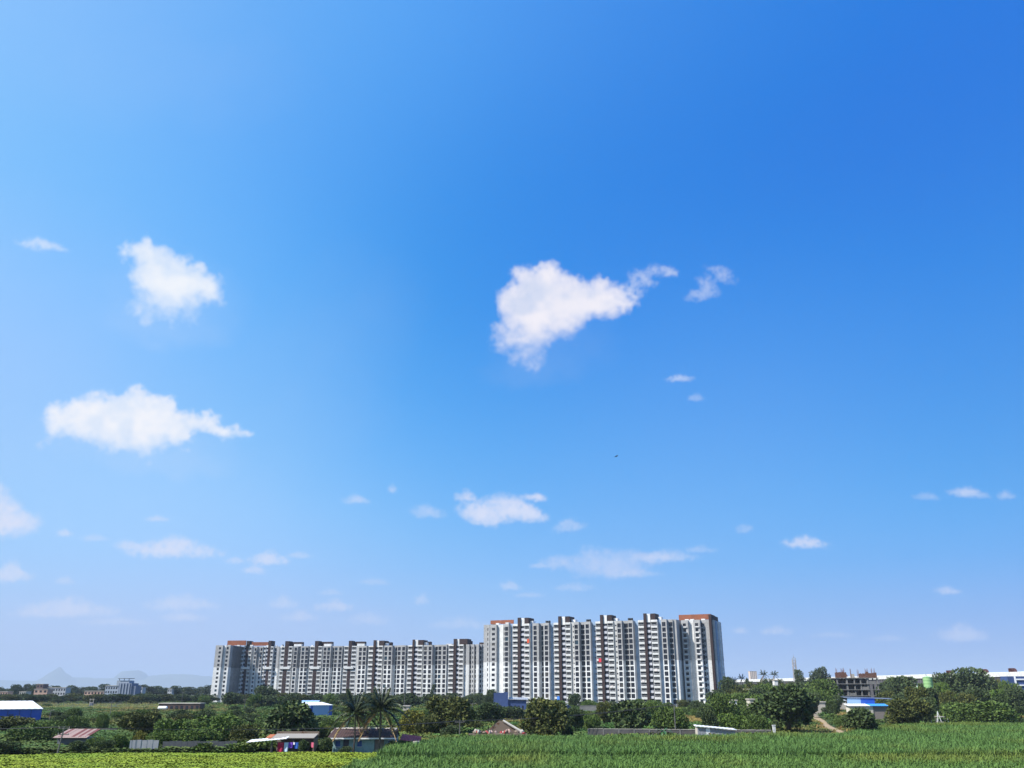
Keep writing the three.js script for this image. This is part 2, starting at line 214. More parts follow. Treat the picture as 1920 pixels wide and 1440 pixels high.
// ---------------------------------------------------------------- helpers: geometry and things
const bx = (x0, x1, y0, y1, z0, z1) => new THREE.BoxGeometry(x1 - x0, y1 - y0, z1 - z0).translate((x0 + x1) / 2, (y0 + y1) / 2, (z0 + z1) / 2);
function metric(g) {   // uv in metres by the way each face points
  const p = g.attributes.position, n = g.attributes.normal, uv = new Float32Array(p.count * 2);
  for (let i = 0; i < p.count; i++) { const ax = Math.abs(n.getX(i)), ay = Math.abs(n.getY(i)), az = Math.abs(n.getZ(i)); if (ay > ax && ay > az) { uv[i * 2] = p.getX(i); uv[i * 2 + 1] = p.getZ(i); } else if (ax > az) { uv[i * 2] = p.getZ(i); uv[i * 2 + 1] = p.getY(i); } else { uv[i * 2] = p.getX(i); uv[i * 2 + 1] = p.getY(i); } }
  g.setAttribute('uv', new THREE.BufferAttribute(uv, 2)); return g;
}
const merge = (a) => metric(a.length === 1 ? a[0] : mergeGeometries(a.map((g) => g.index ? g.toNonIndexed() : g)));
const tube = (a, b, r0, r1 = r0, seg = 6) => { const d = new THREE.Vector3().subVectors(b, a), g = new THREE.CylinderGeometry(r1, r0, d.length(), seg, 1); g.applyQuaternion(new THREE.Quaternion().setFromUnitVectors(new THREE.Vector3(0, 1, 0), d.clone().normalize())); return g.translate((a.x + b.x) / 2, (a.y + b.y) / 2, (a.z + b.z) / 2); };
const V = (x, y, z) => new THREE.Vector3(x, y, z);
const used = {};
const numbered = (n) => { const k = used[n] = (used[n] ?? -1) + 1; return k ? `${n}_${String(k).padStart(3, '0')}` : n; };
function tag(o, label, category, group, kind) { if (label) o.userData.label = label; if (category) o.userData.category = category; if (group) o.userData.group = group; if (kind) o.userData.kind = kind; return o; }
function thing(name, label, category, pos, turn = 0, group) { const o = new THREE.Group(); o.name = numbered(name); o.position.copy(pos); o.rotation.y = turn; scene.add(o); return tag(o, label, category, group); }
function part(name, geos, mat, parent) { const m = new THREE.Mesh(Array.isArray(geos) ? merge(geos) : geos, mat); m.name = name; parent.add(m); return m; }
function solo(name, label, category, geos, mat, pos, turn = 0, group, kind) { const m = new THREE.Mesh(Array.isArray(geos) ? merge(geos) : geos, mat); m.name = numbered(name); m.position.copy(pos); m.rotation.y = turn; scene.add(m); return tag(m, label, category, group, kind); }
console.log('sky done');

// ---------------------------------------------------------------- setting: ground, hills, fields, path
{
  const g = new THREE.PlaneGeometry(50000, 26600, 60, 60); g.rotateX(-Math.PI / 2); g.translate(0, 0, -12900);
  const p = g.attributes.position, uv = g.attributes.uv; for (let i = 0; i < p.count; i++) uv.setXY(i, p.getX(i) / 60, p.getZ(i) / 60);
  const m = new THREE.Mesh(g, std('ground', [0.62, 0.62, 0.62], 1, { map: groundTex })); m.name = 'ground'; m.userData.kind = 'structure'; scene.add(m);
}
function hill(cpx, D, topPy, halfPx, shape, seed) {
  const c = G(cpx, D), H = atD(cpx, topPy, D).y, R = W(halfPx, D), n = 56, g = new THREE.PlaneGeometry(2, 2, n, n); g.rotateX(-Math.PI / 2);
  const p = g.attributes.position;
  for (let i = 0; i < p.count; i++) {
    const x = p.getX(i), z = p.getZ(i), r = Math.hypot(x, z), k = shape(Math.max(0, 1 - r), x) * (0.85 + 0.3 * fbm(x * 5 + seed, z * 5, 4));
    p.setXYZ(i, x * R, r >= 1 ? -6 : H * k - 4, z * R * 0.6);
  }
  g.computeVertexNormals();
  const m = new THREE.Mesh(metric(g), std('hill', [0.10, 0.11, 0.06], 1)); m.name = numbered('hill'); m.position.copy(c); m.userData.kind = 'structure'; scene.add(m);
}
hill(105, 22500, 1250, 66, (t) => 0.8 * t + 0.2 * t * t, 1);
hill(105, 22700, 1275, 150, (t) => sstep(0, 0.9, t), 6);
hill(245, 22900, 1259, 85, (t) => 0.35 * sstep(0, 0.5, t) + 0.65 * sstep(0.45, 0.8, t), 2);
hill(335, 23200, 1265, 150, (t) => sstep(0, 0.75, t) * 0.95, 3);
hill(15, 23400, 1276, 130, (t) => sstep(0, 0.8, t), 4);
hill(205, 23600, 1272, 180, (t) => sstep(0, 0.6, t), 5);

const fieldSheet = (name, pts, tex, y) => { const s = new THREE.Shape(pts.map(([x, D]) => new THREE.Vector2(x, D))), g = new THREE.ShapeGeometry(s); g.rotateX(-Math.PI / 2); g.translate(0, y, 0); const p = g.attributes.position, uv = g.attributes.uv; for (let i = 0; i < p.count; i++) uv.setXY(i, p.getX(i) / 5, p.getZ(i) / 5); const m = new THREE.Mesh(g, tex); m.name = name; m.userData.kind = 'structure'; scene.add(m); };
const tallPoly = [[-21, 100], [-18.5, 140], [-17, 152], [-15, 163], [-6, 175], [60, 181], [74, 196], [97, 228], [170, 246], [190, 100]];
const lowPoly = [[-22, 100], [-19.5, 140], [-18.5, 149.5], [-60, 150.5], [-72, 147], [-84, 141], [-110, 137], [-130, 100]];
const soilMat = std('field_soil', [0.6, 0.6, 0.6], 1, { map: soilTex });
fieldSheet('tall_crop_field', tallPoly, soilMat, 0.004); fieldSheet('low_crop_field', lowPoly, soilMat, 0.004);
const TRACK = [[1598, 197], [1586, 208], [1572, 224], [1558, 240], [1545, 264], [1537, 305], [1520, 360]];
{ // worn dirt track past the big round tree
  const L2 = [], R2 = []; TRACK.forEach(([px, D]) => { const c = G(px, D, 0); L2.push([c.x - 1.7, D]); R2.unshift([c.x + 1.7, D]); }); fieldSheet('dirt_track', [...L2, ...R2], M.dirt, 0.008);
}
const inside = (poly, x, D) => { let c = false; for (let i = 0, j = poly.length - 1; i < poly.length; j = i++) { const [xi, yi] = poly[i], [xj, yj] = poly[j]; if ((yi > D) !== (yj > D) && x < (xj - xi) * (D - yi) / (yj - yi) + xi) c = !c; } return c; };
function instanced(name, geo, mat, list, label, category) {   // list of [x, y, z, turn, sx, sy, r, g, b]
  const m = new THREE.InstancedMesh(geo, mat, list.length), o = new THREE.Object3D(), c = new THREE.Color();
  list.forEach((q, i) => { o.position.set(q[0], q[1], q[2]); o.rotation.set(0, q[3], 0); o.scale.set(q[4], q[5], q[4]); o.updateMatrix(); m.setMatrixAt(i, o.matrix); m.setColorAt(i, c.setRGB(q[6], q[7], q[8])); });
  m.name = name; tag(m, label, category, null, 'stuff'); scene.add(m); return m;
}
function soup(tris, cols) { const g = new THREE.BufferGeometry(); g.setAttribute('position', new THREE.Float32BufferAttribute(tris, 3)); if (cols) g.setAttribute('color', new THREE.Float32BufferAttribute(cols, 3)); g.computeVertexNormals(); g.setAttribute('uv', new THREE.Float32BufferAttribute(new Float32Array(tris.length / 3 * 2), 2)); return g; }
function bladeTuft(seed, n, h, w, spread, lean) {
  const r = rngOf(seed), t = [];
  for (let k = 0; k < n; k++) {
    const a = r() * 6.283, x0 = (r() - 0.5) * spread, z0 = (r() - 0.5) * spread, hh = h * (0.7 + r() * 0.45), ln = lean * (0.4 + r()), dx = Math.cos(a) * ln, dz = Math.sin(a) * ln, b = a + 1.57 + (r() - 0.5), wx = Math.cos(b) * w / 2, wz = Math.sin(b) * w / 2, droop = r() * 0.25 * hh;
    const pt = [[x0, 0, z0, 0.6], [x0 + dx * 0.3, hh * 0.5, z0 + dz * 0.3, 1], [x0 + dx * 0.75, hh * 0.85, z0 + dz * 0.75, 0.9], [x0 + dx * 1.35, hh - droop * 0.4, z0 + dz * 1.35, 0.05]];
    for (let s = 0; s < 3; s++) { const A = pt[s], B = pt[s + 1]; const q = (P, sg) => [P[0] + wx * P[3] * sg, P[1], P[2] + wz * P[3] * sg]; t.push(...q(A, -1), ...q(A, 1), ...q(B, 1), ...q(A, -1), ...q(B, 1), ...q(B, -1)); }
  }
  return soup(t);
}
function leafTuft(seed, n, R, H, s, flat = 0.5) {
  const r = rngOf(seed), t = [];
  for (let k = 0; k < n; k++) {
    const a = r() * 6.283, q = Math.sqrt(r()), x = Math.cos(a) * q * R, z = Math.sin(a) * q * R, y = H * (0.35 + 0.65 * r()) * (1 - 0.4 * q * q), sz = s * (0.6 + r() * 0.7);
    const d = V(Math.cos(a) + (r() - 0.5), (r() - 0.35) * flat * 2, Math.sin(a) + (r() - 0.5)).normalize(), side = V(-d.z, (r() - 0.5) * 0.9, d.x).normalize().multiplyScalar(sz * 0.38), tip = d.multiplyScalar(sz), c = V(x, y, z), m = c.clone().addScaledVector(tip, 0.5);
    const l = m.clone().add(side), rr = m.clone().sub(side), e = c.clone().add(tip); m.y -= sz * 0.06;
    t.push(...c.toArray(), ...rr.toArray(), ...e.toArray(), ...c.toArray(), ...e.toArray(), ...l.toArray());
  }
  return soup(t);
}
{ // tall crop: two stands, a low one in front of a taller one
  const r = rngOf(5), near = [], farS = [];
  for (let D = 104; D < 246; D += 0.62) for (let x = -21; x < 150; x += 0.55) {
    const xx = x + (r() - 0.5) * 0.5, dd = D + (r() - 0.5) * 0.55, edge = 131.5 + 1.2 * Math.sin(xx * 0.07) - Math.max(0, xx - 40) * 0.06;
    if (Math.abs(xx) > dd * 0.66 + 6 && xx > 0) continue;
    const wob = (fbm(dd * 0.35, xx * 0.1 + 2, 3) - 0.5) * 3; if (!inside(tallPoly, xx + (xx < 0 ? wob : 0), dd) || Math.abs(dd - edge) < 0.55) continue;
    const v = fbm(xx * 0.08 + 3, dd * 0.08, 3), k = 0.8 + r() * 0.4, yel = Math.max(0, v - 0.5) * 1.2;
    (dd < edge ? near : farS).push([xx, 0.004, -dd, r() * 6.283, 0.85 + r() * 0.4, 0.7 + v * 0.5 + (r() - 0.5) * 0.3, k * (0.8 + yel), k, k * (1 - yel * 0.5)]);
  }
  instanced('tall_crop', bladeTuft(11, 15, 1.9, 0.075, 0.6, 0.6), std('crop_blade_a', [0.098, 0.158, 0.027], 0.85, { side: THREE.DoubleSide }), farS, 'tall blue-green blade crop filling the field below the grey wall', 'crop');
  instanced('shorter_crop', bladeTuft(12, 15, 1.4, 0.075, 0.6, 0.55), std('crop_blade_b', [0.108, 0.164, 0.025], 0.85, { side: THREE.DoubleSide }), near, 'shorter green blade crop growing in front of the taller stand', 'crop');
  const low = [];
  for (let D = 104; D < 152; D += 0.5) for (let x = -112; x < -18; x += 0.5) {
    const xx = x + (r() - 0.5) * 0.45, dd = D + (r() - 0.5) * 0.4, edge = 122.5 + 0.8 * Math.sin(xx * 0.11);
    const wob = (fbm(dd * 0.3 + 9, xx * 0.1, 3) - 0.5) * 3; if (!inside(lowPoly, xx + wob, dd + wob * 0.4) || fbm(xx * 0.4, dd * 0.4, 3) > 0.72 || Math.abs(dd - edge) < 0.5 || -xx > dd * 0.66 + 6) continue;
    const v = fbm(xx * 0.12, dd * 0.12, 3), k = 0.75 + r() * 0.5;
    low.push([xx, 0.004, -dd, r() * 6.283, 0.8 + r() * 0.5, 0.7 + v * 0.5, k * (0.8 + v * 0.35), k, k]);
  }
  instanced('low_crop', leafTuft(13, 13, 0.4, 0.55, 0.36, 0.5), std('crop_leaf', [0.19, 0.25, 0.009], 0.85, { side: THREE.DoubleSide }), low, 'low yellow-green leafy crop in the field before the cottages', 'crop');
  console.log('crops', farS.length, near.length, low.length);
}

// ---------------------------------------------------------------- the apartment blocks
const winCache = {};
function windowGeo(w, h, kind) {
  const key = [w.toFixed(2), h.toFixed(2), kind].join();
  if (!winCache[key]) {
    const list = [], col = [], add = (g, c) => { g = g.toNonIndexed(); list.push(g); for (let i = 0; i < g.attributes.position.count; i++) col.push(...c); };
    const pane = [[0.01, 0.012, 0.02], [0.018, 0.022, 0.034], [0.06, 0.055, 0.05], [0.012, 0.04, 0.065]][kind];
    add(bx(-w / 2, w / 2, 0, h, -0.03, 0.02), pane);
    const f = [0.16, 0.16, 0.17]; add(bx(-0.035, 0.035, 0, h, 0.02, 0.05), f); add(bx(-w / 2, -w / 2 + 0.06, 0, h, 0.02, 0.045), f); add(bx(w / 2 - 0.06, w / 2, 0, h, 0.02, 0.045), f); add(bx(-w / 2 + 0.06, w / 2 - 0.06, h - 0.06, h, 0.02, 0.042), f);
    const g = mergeGeometries(list); g.setAttribute('color', new THREE.Float32BufferAttribute(col, 3)); winCache[key] = g;
  }
  return winCache[key];
}
const winMat = new THREE.MeshPhysicalMaterial({ roughness: 0.25, specularIntensity: 0.5, vertexColors: true }); winMat.name = 'window_glass';
const balcCache = {};
class Block {
  constructor(label, P0, P1, o) {   // a facade from P0 to P1, local x along it, local z outwards
    Object.assign(this, o); this.P0 = P0; const d = V(P1.x - P0.x, 0, P1.z - P0.z).normalize(); this.d = d; this.n = V(-d.z, 0, d.x); if (this.n.z < 0) this.n.negate();
    this.g = thing('apartment_block', label, 'apartment building', P0, Math.atan2(-d.z, d.x)); this.bag = new Map(); this.nWin = 0; this.rest = []; this.r = rngOf(o.seed);
    this.top = o.base + o.NF * o.FH; this.roof = this.top + o.par; this.split = this.top - o.gray * o.FH;
  }
  u(px, w = 0) { const r = rayOf(px, this.py), k = (this.n.x * (this.P0.x + this.n.x * w) + this.n.z * (this.P0.z + this.n.z * w)) / (r.x * this.n.x + r.z * this.n.z); return (r.x * k - this.P0.x) * this.d.x + (r.z * k - this.P0.z) * this.d.z; }
  add(key, ...g) { if (!this.bag.has(key)) this.bag.set(key, []); this.bag.get(key).push(...g); }
  window(x, y, z, w, h) {
    const q = this.r(), kind = q < 0.66 ? 0 : q < 0.9 ? 1 : q < 0.96 ? 2 : 3, geo = windowGeo(w, h, kind);
    if (this.nWin++ < 300) { const m = part('window', geo, winMat, this.g); m.position.set(x, y, z); } else this.rest.push(geo.clone().translate(x, y, z));
  }
  // wall bay with columns of windows: cols [[centre, width, height, sill], ...]; grey above, white below
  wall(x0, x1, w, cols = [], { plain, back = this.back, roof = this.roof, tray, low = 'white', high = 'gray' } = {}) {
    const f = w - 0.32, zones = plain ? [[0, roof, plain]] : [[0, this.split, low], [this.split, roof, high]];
    for (const [y0, y1, m] of zones) {
      this.add(m, bx(x0, x1, y0, y1, back, f));
      let x = x0; for (const [c, ww] of cols) { this.add(m, bx(x, c - ww / 2, y0, y1, f, w)); x = c + ww / 2; } this.add(m, bx(x, x1, y0, y1, f, w));
    }
    for (const [c, ww, hh, sill] of cols) {
      let y = 0;
      for (let k = 0; k < this.NF; k++) {
        const ys = this.base + k * this.FH + sill, m = plain || (ys > this.split - 0.5 ? high : low);
        this.add(m, bx(c - ww / 2, c + ww / 2, y, ys, f, w)); y = ys + hh;
        if (y + 2 > this.hideBelow) this.window(c, ys, f + 0.05, ww, hh);
        if (tray) this.add('white', bx(c - ww / 2 - 0.2, c + ww / 2 + 0.5, ys - 0.75, ys - 0.25, w, w + 0.6));
      }
      this.add(plain || high, bx(c - ww / 2, c + ww / 2, y, roof, f, w));
    }
  }
  balconies(x0, x1, w) {
    const ww = x1 - x0, key = ww.toFixed(1), z0 = w - 1.7;
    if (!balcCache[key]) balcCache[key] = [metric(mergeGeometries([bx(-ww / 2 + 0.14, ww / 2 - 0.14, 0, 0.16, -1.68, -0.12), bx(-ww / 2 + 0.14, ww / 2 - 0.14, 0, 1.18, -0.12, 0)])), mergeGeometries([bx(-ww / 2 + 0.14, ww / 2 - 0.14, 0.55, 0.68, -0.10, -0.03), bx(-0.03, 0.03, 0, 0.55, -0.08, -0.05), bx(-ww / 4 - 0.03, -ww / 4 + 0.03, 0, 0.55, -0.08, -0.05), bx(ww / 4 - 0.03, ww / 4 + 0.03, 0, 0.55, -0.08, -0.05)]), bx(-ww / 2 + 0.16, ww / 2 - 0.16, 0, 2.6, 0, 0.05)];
    const [slab, rail, door] = balcCache[key];
    this.add('white', bx(x0, x1, 0, this.top + 0.1, this.back, z0), bx(x0, x0 + 0.14, 0, this.top + 0.1, z0, w), bx(x1 - 0.14, x1, 0, this.top + 0.1, z0, w), bx(x0, x1, this.top + 0.1, this.roof, this.back, w));
    for (let k = 0; k < this.NF; k++) {
      const y = this.base + k * this.FH; if (y + this.FH < this.hideBelow) continue;
      const b = part('balcony', slab, M.white, this.g); b.position.set((x0 + x1) / 2, y - 0.14, w);
      const rl = part('railing', rail, M.rail, b); rl.position.y = 1.18;
      const dr = part('door', door, M.door, b); dr.position.set(0, 0.16, -1.69);  // near-black pane made full width so the opening reads as deep shade
    }
  }
  fin(x0, x1, w, rise = 3.6, band) { this.add('brown', bx(x0, x1, 0, this.roof + rise, w - 7, w + 0.45)); if (band) this.add('white', bx(x0 - 2.2, x1 + 2.2, this.split - 0.9, this.split + 0.7, w - 1, w + 1.25)); }
  stair(x0, x1, w, rise = 3.4) {   // checkered stair shaft: glass with pale panels, pale slab above the roof
    this.add('white', bx(x0, x1, 0, this.top, this.back, w - 0.5), bx(x0, x1, this.top, this.roof + rise, w - 6, w + 0.2));
    this.add('door', bx(x0, x1, 0.2, this.top, w - 0.5, w - 0.2));
    for (let k = 0; k < this.NF; k++) this.add('panel', bx(x0 + 0.1, x1 - 0.1, this.base + k * this.FH + 0.25, this.base + k * this.FH + 1.6, w - 0.2, w + 0.35));
  }
  crown(x0, x1, h, d, w) { this.add('brown', bx(x0, x1, this.roof, this.roof + h, w - d, w)); }
  rooftop(key, x0, x1, h, z0, z1, y = this.roof) { this.add(key, bx(x0, x1, y, y + h, z0, z1)); }
  drum(x, z, r, h) { this.add('tank', new THREE.CylinderGeometry(r, r, h, 10).translate(x, this.roof + h / 2, z)); }
  finish() {
    const names = { paleBlue: 'pale_blue_wall', white: 'white_wall', gray: 'gray_wall', midgray: 'pale_gray_wall', brown: 'brown_shaft', terra: 'terracotta_screen', door: 'stair_glass', panel: 'stair_panels', tank: 'water_tank' };
    for (const [k, g] of this.bag) part(names[k] || k, g.map((q) => { const c = q.index ? q.toNonIndexed() : q; return c; }), M[k], this.g);
    if (this.rest.length) { const m = new THREE.Mesh(mergeGeometries(this.rest), winMat); m.name = 'windows'; m.userData.kind = 'stuff'; this.g.add(m); }
  }
}
const WN = [2.0, 2.3, 0.42], SM = [0.85, 0.85, 1.3], SL = [0.6, 1.7, 0.7];
const cols = (u, list, spec) => list.map((c) => [c, ...spec]);
{ // long block to the right, 15 storeys
  const b = new Block('long white and grey apartment block with brown shafts, tallest of the three', G(907, 547, 40), G(1265, 500, 40), { base: 1.5, NF: 15, FH: 2.95, par: 1.3, gray: 7, py: 1185, back: -22, hideBelow: 4, seed: 3 });
  const U = (px, w = 0) => b.u(px, w);
  b.wall(U(907), U(918), 0, [[U(914.8), ...SL]]); b.wall(U(918), U(930.7), -0.25, [[U(925), ...WN.slice(0, 1), 1.5, 0.8]]);
  b.wall(U(930.7), U(943), -1.8, [], { plain: 'white' }); b.wall(U(943), U(953.6), -0.2, [[U(943) + 0.7, 0.5, 1.7, 0.7], [U(949.5), ...WN]]);
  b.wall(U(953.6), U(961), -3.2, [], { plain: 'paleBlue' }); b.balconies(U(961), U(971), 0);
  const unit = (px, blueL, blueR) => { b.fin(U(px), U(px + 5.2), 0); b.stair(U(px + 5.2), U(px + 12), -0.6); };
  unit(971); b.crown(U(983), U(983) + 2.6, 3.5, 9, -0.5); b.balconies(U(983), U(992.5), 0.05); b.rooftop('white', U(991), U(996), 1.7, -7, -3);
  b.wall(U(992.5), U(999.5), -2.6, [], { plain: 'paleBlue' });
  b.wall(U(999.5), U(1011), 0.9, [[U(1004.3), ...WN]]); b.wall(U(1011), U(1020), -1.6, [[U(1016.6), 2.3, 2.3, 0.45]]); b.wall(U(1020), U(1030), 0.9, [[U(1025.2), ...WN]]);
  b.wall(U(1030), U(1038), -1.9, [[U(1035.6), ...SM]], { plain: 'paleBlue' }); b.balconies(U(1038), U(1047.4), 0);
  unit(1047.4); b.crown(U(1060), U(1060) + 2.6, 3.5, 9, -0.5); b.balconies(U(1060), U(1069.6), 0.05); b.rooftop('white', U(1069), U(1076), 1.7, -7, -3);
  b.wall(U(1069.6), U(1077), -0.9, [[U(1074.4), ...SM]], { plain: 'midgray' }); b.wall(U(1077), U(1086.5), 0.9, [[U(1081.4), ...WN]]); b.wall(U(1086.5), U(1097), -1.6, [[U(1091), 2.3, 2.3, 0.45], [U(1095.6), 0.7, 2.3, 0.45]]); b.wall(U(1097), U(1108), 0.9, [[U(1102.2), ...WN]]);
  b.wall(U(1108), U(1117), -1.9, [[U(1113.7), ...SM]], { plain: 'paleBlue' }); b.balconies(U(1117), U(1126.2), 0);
  unit(1126.2); b.crown(U(1139.2), U(1139.2) + 2.6, 3.5, 9, -0.5); b.balconies(U(1139.2), U(1150), 0.05); b.rooftop('white', U(1149), U(1156), 1.7, -7, -3);
  b.wall(U(1150), U(1157.5), -0.9, [[U(1154.2), ...SM]], { plain: 'midgray' }); b.wall(U(1157.5), U(1167), 0.9, [[U(1162), ...WN]]); b.wall(U(1167), U(1179), -1.6, [[U(1172.6), 2.3, 2.3, 0.45], [U(1177.6), 0.7, 2.3, 0.45]]); b.wall(U(1179), U(1188), 0.9, [[U(1183), ...WN]]);
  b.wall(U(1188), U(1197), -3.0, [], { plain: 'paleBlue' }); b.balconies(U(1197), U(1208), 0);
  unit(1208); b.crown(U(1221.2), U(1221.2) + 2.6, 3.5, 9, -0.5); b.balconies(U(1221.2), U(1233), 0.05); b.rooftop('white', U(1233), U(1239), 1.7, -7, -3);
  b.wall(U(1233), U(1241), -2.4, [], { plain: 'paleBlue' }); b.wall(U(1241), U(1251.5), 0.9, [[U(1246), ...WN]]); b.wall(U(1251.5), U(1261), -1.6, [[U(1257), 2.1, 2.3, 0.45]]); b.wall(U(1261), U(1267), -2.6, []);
  // recessed court at the end, in the shade of the main front
  const e = U(1267); b.wall(e, U(1278, -16), -16, [[U(1272, -16), ...SM], [U(1276.4, -16), ...SL]], { back: -34 }); b.wall(U(1278, -10), U(1291, -10), -10, [[U(1284, -10), 1.7, 1.6, 0.8]], { tray: true, back: -34 });
  b.wall(U(1291, -10), U(1301, -12), -12, [], { plain: 'white', back: -34 }); b.wall(U(1301, -10), U(1313.5, -10), -10, [[U(1307, -10), 1.7, 1.6, 0.8]], { tray: true, back: -34 });
  b.wall(U(1313.5, -10), U(1331, -13), -13, [[U(1316.5, -13), 1.3, 2.3, 0.4], [U(1320.5, -13), 0.8, 1.3, 1]], { back: -34 });
  b.add('brown', bx(U(1331, -13) + 0.01, U(1335, -12), 0, b.roof + 2.8, -34, -12)); b.wall(U(1335, -12) + 0.01, U(1339, -14), -15, [], { back: -38, high: 'midgray' });
  { const xs = U(1339, -14); for (const [z0, z1, o, m] of [[-21, -18, 0.8, 'paleBlue'], [-30, -27, 0.7, 'white']]) b.add(m, bx(xs, xs + o, 0, b.roof - 0.4, z0, z1)); for (let k = 0; k < b.NF; k++) b.add('door', bx(xs, xs + 0.06, b.base + k * b.FH + 0.6, b.base + k * b.FH + 2.2, -24.5, -23), bx(xs, xs + 0.06, b.base + k * b.FH + 0.6, b.base + k * b.FH + 2.2, -35.5, -33.5)); }
  b.rooftop('terra', U(918.5, -8), U(962, -8), 2.3, -9.2, -8.8, b.roof + 0.9); b.rooftop('terra', U(918.5, -8), U(918.5, -8) + 0.4, 2.3, -16, -9.2, b.roof + 0.9); b.rooftop('white', U(926), U(931), 1.1, -6, -3); b.rooftop('midgray', U(944), U(950), 1.3, -6, -3);
  b.rooftop('terra', U(1273, -16), U(1333, -16), 3.1, -18.4, -18, b.roof + 0.5); b.rooftop('terra', U(1333, -16) - 0.4, U(1333, -16), 3.1, -32, -18.4, b.roof + 0.5); b.rooftop('terra', U(1273, -16), U(1273, -16) + 0.4, 3.1, -32, -18.4, b.roof + 0.5);
  for (const p of [1286, 1296, 1317]) b.rooftop('white', U(p, -14), U(p + 7, -14), 0.7, -15, -13.4);
  for (const p of [1022, 1027, 1099, 1103.5, 1178, 1183]) b.drum(U(p), -3, 0.75, 1.5);
  for (const p of [1019, 1096, 1176]) b.rooftop('white', U(p), U(p + 8), 0.9, -5, -3.9);
  b.finish();
  b.g.updateMatrixWorld(true);   // washing hung over some of its balconies
  const hang = (px, floor, w, h, c, label) => { const g = new THREE.PlaneGeometry(w, h, 6, 4), q = g.attributes.position; for (let i = 0; i < q.count; i++) q.setZ(i, Math.sin(q.getX(i) * 5) * 0.06); g.translate(0, -h / 2, 0); g.computeVertexNormals(); const v = V(U(px), b.base + floor * b.FH + 1.25, 0.16).applyMatrix4(b.g.matrixWorld); solo('balcony_cloth', label, 'cloth', g, std('hung_' + c.join('_'), c, 0.9, { side: THREE.DoubleSide }), v, b.g.rotation.y, 'washing on the balconies'); };
  hang(990.3, 12, 1.5, 2.4, [0.62, 0.1, 0.04], 'orange red cloth hanging over a high balcony of the tallest block'); hang(1123.5, 8, 1.7, 2.0, [0.6, 0.04, 0.06], 'bright red cloth hanging over a balcony halfway up the tallest block'); hang(1045.5, 1, 2.0, 2.0, [0.05, 0.22, 0.72], 'bright blue cloth hanging over a low balcony of the tallest block');
  const hr = rngOf(15); for (let k = 0; k < 9; k++) hang([966, 987, 1042, 1064, 1121, 1144, 1202, 1226][k % 8] + (hr() - 0.5) * 3, 3 + Math.floor(hr() * 10), 1 + hr(), 0.9 + hr() * 0.7, [0.68, 0.62, 0.6], 'pale cloth hanging over a balcony of the tallest block');
}
{ // middle block, 12 storeys
  const b = new Block('white and grey apartment block with thin brown fins and checkered stair shafts, behind the palms', G(668, 612, 30), G(880, 589, 30), { base: 1.2, NF: 12, FH: 2.95, par: 0.9, gray: 4, py: 1227, back: -20, hideBelow: 4, seed: 5 });
  const U = (px, w = 0) => b.u(px, w), two = (a, c, d, e) => b.wall(U(a), U(d), 0.8, [[U(c[0]), ...WN], [U(c[1]), ...WN]]);
  b.wall(U(667), U(673), -1.2, [], { plain: 'midgray' }); two(673, [676.5, 684], 687.6); b.wall(U(687.6), U(690.7), -1.5, [], {}); b.balconies(U(690.7), U(699.6), 0);
  b.fin(U(699.6), U(704), 0); b.stair(U(704), U(709), -0.6); b.crown(U(709.5), U(709.5) + 3.4, 3.3, 8, -0.6); b.balconies(U(709), U(717), 0); b.wall(U(717), U(721), -1.2, [], { plain: 'midgray' });
  two(721, [724.3, 732], 736); b.wall(U(736), U(745.5), -1.7, [[U(742.3), 2.2, 2.2, 0.5]]); two(745.5, [749.2, 757.3], 761); b.wall(U(761), U(764.5), -1.5, []);
  b.balconies(U(764.5), U(773), 0); b.fin(U(773), U(776.5), 0); b.stair(U(776.5), U(782.7), -0.6); b.crown(U(783.4), U(783.4) + 3.4, 3.3, 8, -0.6); b.balconies(U(782.7), U(791.6), 0); b.wall(U(791.6), U(795), -1.2, [], { plain: 'midgray' });
  two(795, [798.3, 807], 811); b.wall(U(811), U(821.5), -1.7, [[U(817.3), 2.2, 2.2, 0.5]]); two(821.5, [825.3, 834], 838); b.wall(U(838), U(841), -1.5, []);
  b.balconies(U(841), U(850.4), 0); b.fin(U(850.4), U(855.6), 0); b.stair(U(855.6), U(860.3), -0.6); b.crown(U(860.6), U(860.6) + 5.5, 3.6, 8, -0.6); b.balconies(U(860.3), U(868.6), 0);
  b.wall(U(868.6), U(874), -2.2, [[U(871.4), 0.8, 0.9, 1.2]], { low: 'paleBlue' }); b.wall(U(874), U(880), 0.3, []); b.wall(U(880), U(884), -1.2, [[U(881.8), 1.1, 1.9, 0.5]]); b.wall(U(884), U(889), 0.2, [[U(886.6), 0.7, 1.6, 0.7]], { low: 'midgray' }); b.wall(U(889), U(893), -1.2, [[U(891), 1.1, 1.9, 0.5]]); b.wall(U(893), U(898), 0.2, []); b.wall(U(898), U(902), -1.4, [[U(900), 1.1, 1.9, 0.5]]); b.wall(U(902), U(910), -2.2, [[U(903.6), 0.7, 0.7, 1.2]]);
  for (const p of [713.5, 788, 866]) { b.rooftop('white', U(p), U(p + 8.5), 1.8, -6, -2.6); b.rooftop('brown', U(p), U(p + 9), 2.6, -12, -9); }
  b.rooftop('brown', U(893), U(908), 1.4, -12, -6); b.rooftop('midgray', U(832), U(842), 0.8, -8, -4);
  b.finish();
}
